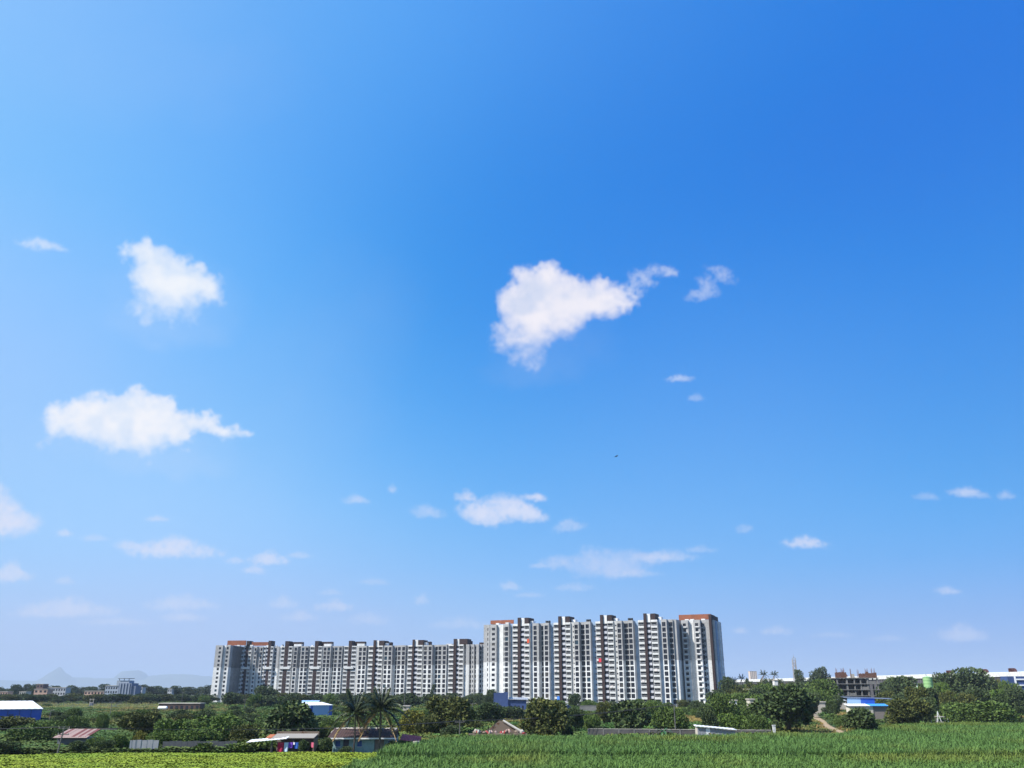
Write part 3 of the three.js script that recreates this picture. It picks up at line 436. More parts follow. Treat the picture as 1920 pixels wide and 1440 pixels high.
{ // left block, 13 storeys, with a wing standing forward at its end
  const b = new Block('white and grey apartment block with a forward wing shading its blue-looking court', G(405, 688, 30), G(667, 674, 30), { base: 1.2, NF: 13, FH: 2.95, par: 0.8, gray: 5, py: 1227, back: -20, hideBelow: 3, seed: 7 });
  const U = (px, w = 0) => b.u(px, w);
  b.wall(U(403, 22), U(416.5, 22), 22, [[U(411.4, 22), 1.7, 1.6, 0.8]], { back: -16 }); b.wall(U(416.5, 22), U(423, 20), 20, [], { plain: 'white', back: -16 }); b.wall(U(423, 21), U(430.6, 21), 21, [[U(425.6, 21), 1.7, 1.7, 0.8]], { back: -16 });
  b.wall(U(430.6, 21), U(434.2, 16.5), 16.5, [[U(432.8, 16.5), 1.0, 1.8, 0.6]]); b.wall(U(434.2, 16.5), U(437.6, 12), 12, [], { plain: 'white' }); b.wall(U(437.6, 12), U(441.4, 8), 8, [[U(439.8, 8), 1.1, 1.8, 0.6]]); b.wall(U(441.4, 8), U(445, 4), 4, []); b.wall(U(445, 4), U(450, 1), 1, [[U(447.6, 1), 1.5, 1.9, 0.6]]);
  const c0 = U(450, 1); b.balconies(c0, U(456.7), 0); b.stair(U(456.7), U(460.3), -0.6, 1); b.fin(U(460.3), U(465.4), -0.4, 4.2, true); b.balconies(U(465.4), U(470.7), 0); b.wall(U(470.7), U(476.5), -2.5, [], { plain: 'white' });
  b.wall(U(476.5), U(481.7), 0.6, [[U(479), 1.5, 1.9, 0.6]]); b.wall(U(481.7), U(487), -1.5, []); b.wall(U(487), U(492.6), 0.6, [[U(490), 1.5, 1.9, 0.6]]); b.balconies(U(492.6), U(497.8), 0); b.stair(U(497.8), U(501.5), -0.6, 1); b.fin(U(501.5), U(506.7), -0.4, 4.2, true); b.balconies(U(506.7), U(511.4), 0);
  b.wall(U(511.4), U(521), -1.6, [[U(514.6), 1.6, 1.9, 0.6]]); b.wall(U(521), U(526.5), -3, [], { plain: 'white' });
  b.balconies(U(526.5), U(533), 0); b.fin(U(533), U(540.5), -0.4, 3.8, true); b.balconies(U(540.5), U(547), 0); b.wall(U(547), U(551), -2.4, [], { plain: 'white' }); b.wall(U(551), U(558), 0.8, [[U(554.6), ...WN]]); b.wall(U(558), U(564), -2.2, [[U(561), 0.6, 1.4, 0.8]]);
  b.wall(U(564), U(577.7), 0.6, [[U(568.3), ...WN], [U(575.3), ...WN]]); b.wall(U(577.7), U(581), -1.8, []); b.balconies(U(581), U(589), 0); b.fin(U(589), U(596), -0.4, 3.8, true); b.balconies(U(596), U(603), 0); b.wall(U(603), U(606), -1.2, [], { plain: 'midgray' });
  b.wall(U(606), U(620.4), 0.6, [[U(609.5), ...WN], [U(616.3), ...WN]]); b.wall(U(620.4), U(627), -1.8, [[U(624.5), 1.6, 2.1, 0.55]]); b.wall(U(627), U(642), 0.6, [[U(630.3), ...WN], [U(638.2), ...WN]]); b.wall(U(642), U(645), -1.8, []);
  b.balconies(U(645), U(652.7), 0); b.fin(U(652.7), U(659), -0.4, 3.8, true); b.balconies(U(659), U(668), 0);
  b.rooftop('terra', U(424, 2), U(459, 2), 3.6, 1.5, 2, b.roof + 0.8); b.rooftop('terra', U(424, 2), U(424, 2) + 0.5, 3.6, -8, 1.5, b.roof + 0.8); b.rooftop('terra', U(469, 0), U(500, 0), 2.7, -1.5, -1, b.roof + 0.6);
  for (const p of [427, 444.5, 469]) b.rooftop('white', U(p, 3), U(p + 5, 3), 1, 2.6, 4.6);
  for (const p of [540.5, 597, 659.5]) { b.rooftop('brown', U(p), U(p + 20), 3.4, -9, -5.5); b.rooftop('white', U(p + 8), U(p + 22), 1.7, -4.5, -1.5); }
  for (const p of [512, 523, 580]) b.rooftop('white', U(p), U(p + 3), 0.9, -5, -3);
  b.drum(U(525), -4, 0.7, 1.4); b.drum(U(531), -4, 0.7, 1.3);
  b.finish();
}
console.log('blocks done');

// ---------------------------------------------------------------- small buildings and structures
const H = (px, py, D) => atD(px, py, D).y;
function extrude(pts, depth) { return new THREE.ExtrudeGeometry(new THREE.Shape(pts.map((p) => new THREE.Vector2(...p))), { depth, bevelEnabled: false }); }
function slopeSheet(x0, x1, yf, yb, zf, zb, th = 0.06, ribs = 0.0) {   // a sloping roof sheet from its front edge (yf at zf) to its back edge, with ribs if wanted
  const n = ribs ? Math.max(2, Math.round((x1 - x0) / ribs)) : 1, t = [], P = (k, b, up) => { const x = x0 + (x1 - x0) * k / n, rise = ribs && k % 2 ? 0.05 : 0; return b ? [x, yb + rise + (up ? th : 0), zb] : [x, yf + rise + (up ? th : 0), zf]; };
  const quad = (a, b, c, d) => t.push(...a, ...b, ...c, ...a, ...c, ...d);
  for (let k = 0; k < n; k++) { quad(P(k, 0, 1), P(k + 1, 0, 1), P(k + 1, 1, 1), P(k, 1, 1)); quad(P(k, 1, 0), P(k + 1, 1, 0), P(k + 1, 0, 0), P(k, 0, 0)); quad(P(k, 0, 0), P(k + 1, 0, 0), P(k + 1, 0, 1), P(k, 0, 1)); }
  quad(P(n, 0, 0), P(n, 1, 0), P(n, 1, 1), P(n, 0, 1)); quad(P(0, 1, 0), P(0, 0, 0), P(0, 0, 1), P(0, 1, 1));
  return soup(t);
}
{ // tiled cottage behind the palms
  const D = 152.5, xa = G(617, D).x, xb = G(744, D).x, L = xb - xa, o = thing('cottage', 'low cottage with dark tiled roof and white ridge, behind two palm trunks', 'house', V(xa, 0, -D));
  const eave = 2.25, rid = 3.5, zr = -3.6;
  part('wall', [bx(0.5, 2.2, 0, eave + 0.3, -6, -0.7), bx(2.2, 3.2, 2.05, eave + 0.3, -6, -0.7), bx(3.2, 7.4, 0, eave + 0.3, -6, -0.7), bx(7.4, 9.0, 2.05, eave + 0.3, -6, -0.7), bx(9.0, L - 0.5, 0, eave + 0.3, -6, -0.7), bx(2.2, 3.2, 0, 2.05, -6, -1.0), bx(7.4, 9, 0, 2.05, -6, -1)], M.paleWall, o);
  part('door', [bx(2.25, 3.15, 0.05, 2, -1, -0.9)], std('dark_door', [0.05, 0.05, 0.07], 0.7), o); part('doorway', [bx(7.45, 8.95, 0.05, 2, -1, -0.95)], M.dark, o);  // doorway is a closed panel, its tone standing for the shaded room
  for (const x of [1.0, 4.6, 9.7]) { const w = part('window', [bx(x, x + 0.75, 0.95, 1.85, -0.7, -0.64)], std('blue_shutter', [0.03, 0.08, 0.25], 0.6), o); part('frame', [bx(x - 0.06, x + 0.81, 1.85, 1.92, -0.7, -0.6), bx(x - 0.06, x + 0.81, 0.88, 0.95, -0.7, -0.58)], M.rail, w); }
  for (let k = 0; k < 9; k++) { const a = k / 9, y0 = eave + (rid - eave) * a, y1 = eave + (rid - eave) * (k + 1.15) / 9, z0 = 0.25 + (zr - 0.25) * a, z1 = 0.25 + (zr - 0.25) * (k + 1.15) / 9; part('tile_course', slopeSheet(-0.2 + a * 0.3, L + 0.1 - a * 0.5, y0 + 0.1, y1 + 0.06, z0, z1, 0.07, 0.22), M.tile, o); }
  part('back_slope', slopeSheet(0, L - 0.4, rid - 0.02, eave, zr - 0.05, zr * 2 - 0.2, 0.08), M.tile, o);
  part('eave_board', [bx(-0.3, L + 0.1, eave - 0.12, eave + 0.09, 0.24, 0.34)], M.whiteRoof, o);
  const r = rngOf(4); for (let k = 0; k < 18; k++) { const x = 0.2 + k * (L - 0.7) / 18, g = new THREE.CylinderGeometry(0.13, 0.17, (L - 0.7) / 18 * 1.05, 7); g.rotateZ(Math.PI / 2 + (r() - 0.5) * 0.22); g.translate(x + 0.33, rid + 0.07 + (r() - 0.5) * 0.08, zr); part('ridge_cap', metric(g), M.ridge, o); }
  part('hip_cap', [tube(V(L - 0.5, rid + 0.05, zr), V(L - 0.95, eave + 1.0, zr + 1.6), 0.15, 0.13)], M.ridge, o); part('hip_cap', [tube(V(0.3, rid + 0.02, zr), V(-0.1, rid - 0.5, zr + 1.6), 0.15)], M.ridge, o);
}
{ // porch of red tin beside it
  const D = 153, o = thing('tin_porch', 'small porch with a red tin roof beside the tiled cottage', 'porch', V(G(746, D).x, 0, -D)), w = W(38, D);
  part('roof', slopeSheet(0.1, w, 2.0, 2.75, 0.4, -2.6, 0.05, 0.18), M.redTin, o).rotation.z = -0.12; part('wall', [bx(0.5, w - 0.3, 0, 1.7, -2.5, -2.3)], M.blockWall, o);
  for (const x of [0.35, w - 0.35]) part('post', [bx(x - 0.05, x + 0.05, 0, 1.85, 0, 0.1)], M.pole, o);
  const d = thing('water_drum', 'pale grey upright water drum beside the red porch', 'drum', V(G(781, 151).x, 0, -151)); part('body', new THREE.CylinderGeometry(0.52, 0.5, 1.75, 16).translate(0, 0.9, 0), M.tin, d); part('lid', new THREE.CylinderGeometry(0.56, 0.56, 0.12, 16).translate(0, 1.83, 0), M.cement, d);
}
{ // open shed with pale roof and laundry
  const D = 153, xa = G(512, D).x, xb = G(589, D).x, L = xb - xa, o = thing('laundry_shed', 'open shed with a pale cement-sheet roof where washing hangs', 'shed', V(xa, 0, -D));
  const hf = H(540, 1384.5, D), hb = H(550, 1376.5, D + 3);
  part('roof', slopeSheet(-0.2, L, hf, hb, 0.3, -3, 0.08, 0.16), M.cement, o); part('parapet', [bx(-0.3, L + 0.1, hb - 0.3, hb + 0.42, -3.4, -3.1)], M.stone, o); part('clay_corner', slopeSheet(-1.2, -0.22, hf + 0.05, hb - 0.1, 0.1, -2.4, 0.08, 0.2), std('clay_patch', [0.42, 0.13, 0.05], 0.85), o);
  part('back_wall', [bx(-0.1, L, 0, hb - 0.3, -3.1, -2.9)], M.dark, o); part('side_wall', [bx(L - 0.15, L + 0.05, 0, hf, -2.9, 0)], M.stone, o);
  for (const x of [0, L * 0.5]) part('post', [bx(x - 0.06, x + 0.06, 0, hf, 0, 0.12)], M.pole, o);
  const ln = thing('lean_to', 'thin pale awning sheet sloping out from the laundry shed', 'awning', V(G(469, D).x, 0, -D + 0.6)), w = W(72, D); part('sheet', slopeSheet(0, w, H(470, 1391.5, D), H(470, 1391.5, D) + 0.25, 0.9, -1.6, 0.06, 0.3), M.whiteRoof, ln).rotation.z = 0.085; for (const x of [0.3, w * 0.6]) part('post', [bx(x - 0.04, x + 0.04, 0, H(470, 1391.5, D) - 0.06 + x * 0.085, 0.5, 0.58)], M.pole, ln);
  const rope = solo('washing_line', 'line strung along the laundry shed with clothes on it', 'washing line', [tube(V(0, 0, 0), V(W(72, 152), 0, 0), 0.012)], M.wire, V(G(519, 152).x, H(540, 1392, 152), -152.1));
  const wash = [[526.5, 11, 1.45, [0.35, 0.01, 0.05], 'deep red cloth hanging on the washing line'], [536.8, 7.5, 1.4, [0.45, 0.58, 0.7], 'pale blue and white cloth hanging on the washing line'], [545.2, 8.5, 0.85, [0.16, 0.05, 0.42], 'purple cloth hanging on the washing line'], [550.8, 3.5, 0.35, [0.75, 0.72, 0.78], 'small white cloth hanging on the washing line'], [556, 8, 0.95, [0.02, 0.09, 0.38], 'blue cloth hanging on the washing line'], [585.6, 5, 0.8, [0.62, 0.12, 0.2], 'pink cloth hanging at the end of the washing line']];
  for (const [px, w, h, c, label] of wash) { const g = new THREE.PlaneGeometry(W(w, 152), h, 8, 6), p = g.attributes.position; for (let i = 0; i < p.count; i++) p.setZ(i, Math.sin(p.getX(i) * 9) * 0.05 * (1 - p.getY(i))); g.translate(0, -h / 2, 0); g.computeVertexNormals(); const t = G(px, 152, 1.5); solo('laundry', label, 'cloth', g, std('cloth_' + px, c, 0.9, { side: THREE.DoubleSide }), V(t.x, H(540, 1392, 152), -152.05), 0, 'washing on the line'); }
}
{ // striped tin shed
  const D = 164, xa = G(104, D).x, L = W(60, D), o = thing('tin_shed', 'low shed with faded red and pink striped tin roof among bushes', 'shed', V(xa, 0, -D)), hf = H(130, 1382, D), hb = H(150, 1367.5, D + 4.5);
  for (let k = 0; k < 10; k++) { const m = k % 2 ? M.dullRed : M.pinkTin, sh = part('roof_sheet', slopeSheet(k * L / 10, (k + 1) * L / 10 + 0.03, hf, hb, 0.3, -4.5, 0.04, 0.14), k % 5 === 3 ? M.pinkTin : m, o); sh.position.y = (k % 3) * 0.02; }
  part('front_sheet', slopeSheet(-0.1, L + 0.1, hf - 0.12, hf + 0.18, 0.75, -0.4, 0.04, 0.2), M.pinkTin, o); part('wall', [bx(0.3, L - 0.3, 0, hf - 0.15, -4.2, -0.4)], M.tinDark, o); part('beam', [bx(L * 0.1, L + 3, hb - 0.05, hb + 0.12, -4.7, -4.5)], M.pole, o);
}
const corr = (w, h) => { const g = new THREE.PlaneGeometry(w, h, Math.round(w / 0.09), 1), p = g.attributes.position; for (let i = 0; i < p.count; i++) p.setZ(i, Math.sin(p.getX(i) * 35) * 0.03); g.translate(0, h / 2, 0); g.computeVertexNormals(); return metric(g); };
const tinD = std('tin_fence', [0.3, 0.31, 0.34], 0.6, { map: rustTex, side: THREE.DoubleSide }), tinK = std('dark_fence', [0.06, 0.065, 0.075], 0.75, { map: rustTex, side: THREE.DoubleSide });
{ const p = G(269.5, 152, 1), o = thing('tin_fence', 'grey rusty corrugated tin fence standing by the low crop', 'fence', p); for (let k = 0; k < 5; k++) { const s = part('sheet', corr(W(53, 152) / 5 + 0.04, 2.0 + (k % 2) * 0.06), tinD, o); s.position.set((k - 2) * W(53, 152) / 5, 0, (k % 2) * 0.02); } }
{ const p = G(374, 153, 1), o = thing('tin_fence', 'long dark corrugated fence under the leafy bushes', 'fence', p); for (let k = 0; k < 12; k++) { const s = part('sheet', corr(W(136, 153) / 12 + 0.04, 1.75 + (k % 3) * 0.05), tinK, o); s.position.set((k - 5.5) * W(136, 153) / 12, 0, (k % 2) * 0.02); } }
{ // ruined gable with rubble
  const D = 180, q = (px, py) => { const a = atD(px, py, D); return [a.x, a.y]; }, o = thing('ruined_house', 'ruined stone gable with a pale sloping edge, roofless, behind the tall crop', 'ruin', V(0, 0, -D));
  const b = q(903, 1378), pts = [[b[0], 0], [q(903, 1374)[0], q(903, 1374)[1]], q(915, 1368), q(926, 1359), q(936, 1351.5), q(946, 1352), q(960, 1361), q(978, 1372), [q(984, 1372)[0], q(978, 1372)[1] - 0.4], [q(984, 1372)[0], 0]];
  part('gable_wall', metric(extrude(pts, 0.5).translate(0, 0, -0.5)), M.stone, o); const s0 = q(943, 1351), s1 = q(981, 1374); part('sloping_coping', [tube(V(s0[0], s0[1], 0.1), V(s1[0], s1[1], 0.1), 0.22, 0.3, 5)], M.ridge, o);
  const r = rngOf(9); for (let k = 0; k < 26; k++) { const px = 882 + r() * 105, c = G(px, D - 1.2 - r() * 1.5), sz = 0.25 + r() * 0.35, g = new THREE.IcosahedronGeometry(sz, 0); const m = part('rubble_block', metric(g), [M.stone, M.ridge, M.redTin, M.pinkTin, M.cement][k % 5], o); m.position.set(c.x, 1.75 + r() * 0.5, c.z + D); m.rotation.set(r() * 3, r() * 3, r() * 3); m.scale.y = 0.5; }
  part('rubble_bank', [bx(G(880, D).x, G(988, D).x, 0, 1.75, 0.6, 3.2)], M.stone, o);
}
{ // compound wall along the tall crop
  const D = 187, n = 12, xa = G(1103, D).x, xb = G(1447, D).x, o = thing('compound_wall', 'long dark weathered boundary wall along the back of the tall crop', 'wall', V(xa, 0, -D)), s = (xb - xa) / n;
  for (let k = 0; k < n; k++) { const h = H(1103 + k * 28, 1367 + k * 0.22, D); part('wall_panel', [bx(k * s + 0.12, (k + 1) * s - 0.12, 0, h, -0.12, 0.1)], M.blockWall, o); part('pillar', [bx(k * s - 0.12, k * s + 0.12, 0, h + 0.1, -0.16, 0.16)], M.concrete, o); part('coping', [bx(k * s + 0.12, (k + 1) * s - 0.12, h, h + 0.1, -0.17, 0.15)], M.cement, o); }
  solo('gate_pillar', 'whitewashed pillar at the end of the boundary wall', 'pillar', [bx(-0.25, 0.25, 0, 2.9, -0.25, 0.25), bx(-0.32, 0.32, 2.9, 3.02, -0.32, 0.32)], M.white, V(xb + 0.5, 0, -D));
}
{ // low tin hut before the wall
  const D = 183, o = thing('tin_hut', 'low tin hut with a white sloping roof edge before the boundary wall', 'hut', V(G(1308, D).x, 0, -D)), L = W(69, D), h0 = H(1308, 1362.5, D), h1 = H(1377, 1369, D);
  part('roof', slopeSheet(-0.3, L + 0.3, (h0 + h1) / 2, (h0 + h1) / 2 + 0.12, 0.4, -2.4, 0.14, 0.4), M.whiteRoof, o).rotation.z = 0; o.children[0].geometry.translate(-L / 2, -(h0 + h1) / 2, 0); o.children[0].rotation.z = Math.atan2(h1 - h0, L); o.children[0].position.set(L / 2, (h0 + h1) / 2, 0);
  for (let k = 0; k < 9; k++) { const h = h0 + (h1 - h0) * (k + 0.5) / 9 - 0.1, m = part('sheet', corr(L / 9, h), k === 2 ? M.whiteRoof : tinD, o); m.position.set((k + 0.5) * L / 9, 0, (k % 2) * 0.015); } part('end_wall', [bx(0, 0.15, 0, h0 - 0.1, -2.2, -0.05)], M.cement, o);
}
function shed(name, label, px0, px1, D, pyEave, depth, rise, wallM, roofM, turn = 0, bays = 5, cat = 'shed') {
  const a = G(px0, D, 4), o = thing(name, label, cat, a, turn), L = W(px1 - px0, D) / Math.cos(turn), h = Math.max(2.4, H(px0, pyEave, D));
  part('wall', [bx(0, L, 0, h, -depth, 0)], wallM, o); part('roof', slopeSheet(-0.3, L + 0.3, h + 0.05, h + rise, 0.4, -depth - 0.3, 0.15, 0.8), roofM, o);
  for (let k = 0; k <= bays; k++) part('pilaster', [bx(k * (L - 0.4) / bays, k * (L - 0.4) / bays + 0.4, 0, h, 0, 0.12)], wallM === M.blue ? M.navy : wallM, o); return o;
}
{ // blue warehouse, its front running away from us to its corner
  const D = 286, c = G(79, D, 4), h = H(79, 1330, D), L = 46, d = 24, o = thing('warehouse', 'blue metal warehouse with a bright white roof beside a brownish tree', 'warehouse', c, 0.62);
  part('wall', [bx(-L, 0, 0, h, -d, 0)], M.blue, o); part('roof', slopeSheet(-L - 0.3, 0.3, h + 0.05, h + 2.1, 0.4, -d - 0.3, 0.15, 0.8), M.whiteRoof, o); for (let k = 0; k < 14; k++) part('sheet_rib', [bx(-3 - k * 3.2, -2.8 - k * 3.2, 0, h, 0, 0.08)], M.navy, o);
  for (let k = 0; k < 2; k++) part('door', [bx(-9 - k * 6, -7.6 - k * 6, 0, h - 1.2, 0, 0.06)], M.navy, o); part('side_rib', [bx(0, 0.08, 0, h, -d, -d + 0.3), bx(0, 0.08, 0, h, -0.3, 0)], M.navy, o);
}
{ // pale blue factory shed, seen at a corner
  const D = 338, c = G(623, D, 4), o = thing('factory_shed', 'pale blue sheet-metal factory hall with white roof behind the palms', 'factory', c, 0.62), h = H(623, 1322.5, D), a = 8.6, b = 9.5;
  part('wall', [bx(-a, 0, 0, h, -b, 0)], M.blueLight, o); part('corner_flashing', [bx(-1.15, 0.06, 0, h, 0, 0.08), bx(0, 0.08, 0, h, -0.6, 0)], M.blue, o); part('end_flashing', [bx(-a - 0.05, -a + 1, 0, h, 0, 0.08)], M.blue, o); part('roof', slopeSheet(-a - 0.3, 0.3, h, h + 0.9, 0.3, -b - 0.3, 0.12, 0.5), M.whiteRoof, o);
  for (let k = 0; k < 9; k++) part('sheet_rib', [bx(-a + 1.3 + k * 0.7, -a + 1.4 + k * 0.7, 0, h, 0, 0.06)], M.blueLight, o); for (let k = 0; k < 4; k++) part('window', [bx(0, 0.05, 1.2, h - 0.4, -2 - k * 1.9, -1.3 - k * 1.9)], M.navy, o);
  shed('annex_shed', 'low blue annex with sloping roof joined to the factory hall', 560, 591, 345, 1324, 6, 1.8, M.blue, M.blueLight, 0, 2);
}
{ // navy house and its low wing
  const D = 420, o = thing('navy_house', 'navy blue two-storey house in front of the tallest block', 'house', G(925.5, D, 4)), L = W(19, D), h = H(930, 1299, D), h2 = H(960, 1308, D);
  part('wall', [bx(0, L, 0, h, -7, 0)], M.navy, o); part('tower', [bx(L, L + 2, 0, h + 0.3, -7, 0.3)], M.navy, o); part('wing', [bx(L + 2, W(61, D), 0, h2 - 0.7, -6, -0.3)], M.navy, o); part('wing_roof', slopeSheet(L + 2.02, W(64, D), h2 - 0.6, h2 + 0.2, 0.4, -6.4, 0.15, 0.5), M.tin, o).rotation.z = -0.03;
  for (const [x, y] of [[1, 1], [3, 1]]) part('window', [bx(x, x + 0.8, y, y + 1.6, 0, 0.06)], M.door, o); for (let k = 0; k < 4; k++) part('opening', [bx(L + 3 + k * 1.8, L + 3.7 + k * 1.8, 0.6, 2.6, -0.3, -0.24)], M.door, o);
  const p = thing('blue_hut', 'small blue gabled hut beside the large round bush', 'hut', G(1054, 330, 3)), w = W(21, 330), hh = H(1060, 1325, 330); part('wall', metric(extrude([[0, 0], [w, 0], [w, hh - 0.7], [w * 0.55, hh + 0.6], [0, hh - 0.7]], 4).translate(0, 0, -4)), M.navy, p); part('roof', [...[[0, w * 0.55], [w * 0.55, w]].map(([x0, x1], k) => { const g = bx(0, Math.hypot(x1 - x0, 1.3) + 0.2, 0, 0.1, -4.2, 0.25); g.rotateZ((k ? -1 : 1) * Math.atan2(1.3, x1 - x0)); return g.translate(x0 - (k ? 0 : 0.1), k ? hh + 0.62 : hh - 0.72, 0); })], M.tinDark, p);
  solo('far_wall', 'pale grey wall standing before the tallest block', 'wall', [bx(0, W(58, 400), 0, 2.9, -0.2, 0), bx(-0.05, W(58, 400) + 0.05, 2.9, 3.05, -0.3, 0.1)], M.concrete, G(1087, 400, 2));
}
{ // two-level shed with blue sheeting
  const D = 292, o = thing('site_shed', 'two-level shed with white and bright blue sheet roof below the concrete frame', 'shed', G(1592, D, 5)), L = W(73, D), h = H(1600, 1324, D), h2 = H(1620, 1309, D + 5);
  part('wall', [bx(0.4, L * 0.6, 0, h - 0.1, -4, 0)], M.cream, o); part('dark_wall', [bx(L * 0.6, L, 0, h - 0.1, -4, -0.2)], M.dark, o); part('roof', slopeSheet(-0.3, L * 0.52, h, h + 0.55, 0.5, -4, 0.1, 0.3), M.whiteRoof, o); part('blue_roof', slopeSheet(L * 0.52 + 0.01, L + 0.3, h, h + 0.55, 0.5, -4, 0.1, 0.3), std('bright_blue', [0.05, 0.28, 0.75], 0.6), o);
  part('upper_wall', [bx(1.2, L * 0.44, h + 0.3, h2, -4.6, -4.2)], M.blueLight, o); part('upper_sheet', [bx(L * 0.44, L * 0.8, h + 0.3, h2 + 0.1, -4.6, -4.2)], M.blue, o); part('upper_roof', slopeSheet(0.2, L + 3.4, h2 + 0.1, h2 + 0.4, -4, -8, 0.1), M.tinDark, o).rotation.z = -0.03;
}
{ // concrete frame under construction
  const D = 480, o = thing('concrete_frame', 'unfinished concrete frame building with rusty rods on its top', 'building', G(1571, D, 8)), X = (px) => W(px - 1571, D), L = X(1650), ys = [1315, 1304, 1292.6, 1281.6, 1270.6].map((p) => H(1610, p, D)), r = rngOf(8);
  for (const y of ys) part('floor_slab', [bx(-0.4, L + 0.3, y - 0.35, y, -13, 0.4)], M.concrete, o);
  for (const z of [0, -6, -12.4]) for (const px of [1571.6, 1589, 1603.6, 1615.4, 1628, 1647]) part('column', [bx(X(px), X(px) + (px === 1589 || px === 1628 ? 0.9 : 0.6), 0, ys[4] - 0.35, z - 0.5, z)], M.concrete, o);
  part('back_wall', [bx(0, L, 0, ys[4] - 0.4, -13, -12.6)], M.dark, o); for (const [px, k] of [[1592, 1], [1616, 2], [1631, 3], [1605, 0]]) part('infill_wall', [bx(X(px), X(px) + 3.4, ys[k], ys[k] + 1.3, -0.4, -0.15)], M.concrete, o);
  for (const [a, b, h] of [[1569.5, 1591, 2.9], [1614, 1626, 2.3], [1626, 1633, 2.9], [1633, 1648, 2.6]]) { const n = Math.round((b - a) / 2.5); for (let k = 0; k < n; k++) part('formwork_board', [bx(X(a) + k * X(1571 + (b - a)) / n, X(a) + (k + 0.9) * X(1571 + (b - a)) / n, ys[4], ys[4] + h * (0.85 + r() * 0.2), 0.1, 0.25)], M.formwork, o); }
  for (const px of [1573, 1583, 1587, 1600.5, 1613.6, 1628, 1631, 1641, 1644.5]) { const g = []; for (let k = 0; k < 7; k++) { const x = X(px) + (r() - 0.5) * 0.9, z = -r() * 0.9, h = ys[4] + 3.2 + r() * 1.9; g.push(tube(V(x, ys[4], z), V(x + (r() - 0.5) * 0.25, h, z), 0.06, 0.05, 4)); } part('rebar_cluster', g, M.rebar, o); }
  part('lift_wall', [bx(X(1592), X(1597), ys[4], ys[4] + 1.6, -6, -5.4), bx(X(1606), X(1613), ys[4], ys[4] + 1.9, -6, -5)], M.cement, o);
  shed('site_office', 'small pale concrete hut beside the unfinished frame', 1655, 1668, 475, 1310, 5, 0.3, M.concrete, M.cement, 0, 1, 'hut'); shed('site_office', 'small grey hut with flat roof at the foot of the unfinished frame', 1560, 1569, 470, 1312, 5, 0.2, M.concrete, M.cement, 0, 1, 'hut');
  shed('roof_hut', 'low hut with white roof under the unfinished frame', 1570, 1586, 430, 1314, 4, 0.4, M.cement, M.whiteRoof, 0, 1, 'hut');
}
{ // green silo
  const D = 418, yb = H(1744, 1300, D), yt = H(1741, 1270, D), o = thing('cement_silo', 'pale green upright silo with dark rings among trees', 'silo', G(1743, D, 8)), R = W(8.2, D);
  part('body', new THREE.CylinderGeometry(R, R, yt - yb, 24).translate(0, (yt + yb) / 2, 0), M.silo, o); part('cone', new THREE.CylinderGeometry(R, 0.4, 2.2, 24).translate(0, yb - 1.1, 0), M.silo, o); part('cap', new THREE.CylinderGeometry(0.3, R, 0.5, 24).translate(0, yt + 0.25, 0), M.silo, o); part('vent', new THREE.CylinderGeometry(0.35, 0.35, 1.1, 8).translate(-0.6, yt + 0.9, 0), M.rail, o);
  for (let k = 0; k <= 5; k++) part('ring', new THREE.TorusGeometry(R + 0.02, 0.09, 5, 28).rotateX(Math.PI / 2).translate(0, yb + 0.1 + (yt - yb - 0.2) * k / 5, 0), M.siloRib, o); for (const a of [0.7, 2.3, 3.9, 5.4]) part('leg', [tube(V(Math.cos(a) * R * 0.95, 0, Math.sin(a) * R * 0.95), V(Math.cos(a) * R * 0.95, yb, Math.sin(a) * R * 0.95), 0.16)], M.steel, o);
  const h = thing('green_tank', 'small green tank with a white vent near the silo', 'tank', G(1721, 425, 8)); const y2 = H(1721, 1288, 425); part('body', new THREE.CylinderGeometry(1.4, 1.4, 3, 16).translate(0, y2 - 1.5, 0), M.silo, h); part('vent', new THREE.CylinderGeometry(0.4, 0.4, 1.6, 8).translate(0, y2 + 0.7, 0), M.whiteRoof, h); part('stand', [bx(-1, 1, 0, y2 - 3, -1, 1)], M.concrete, h);
  shed('blue_roof_hut', 'low hut with pale blue roof at the foot of the silo', 1749, 1771, 400, 1306, 5, 0.3, M.cream, M.blueLight, 0, 2, 'hut');
}
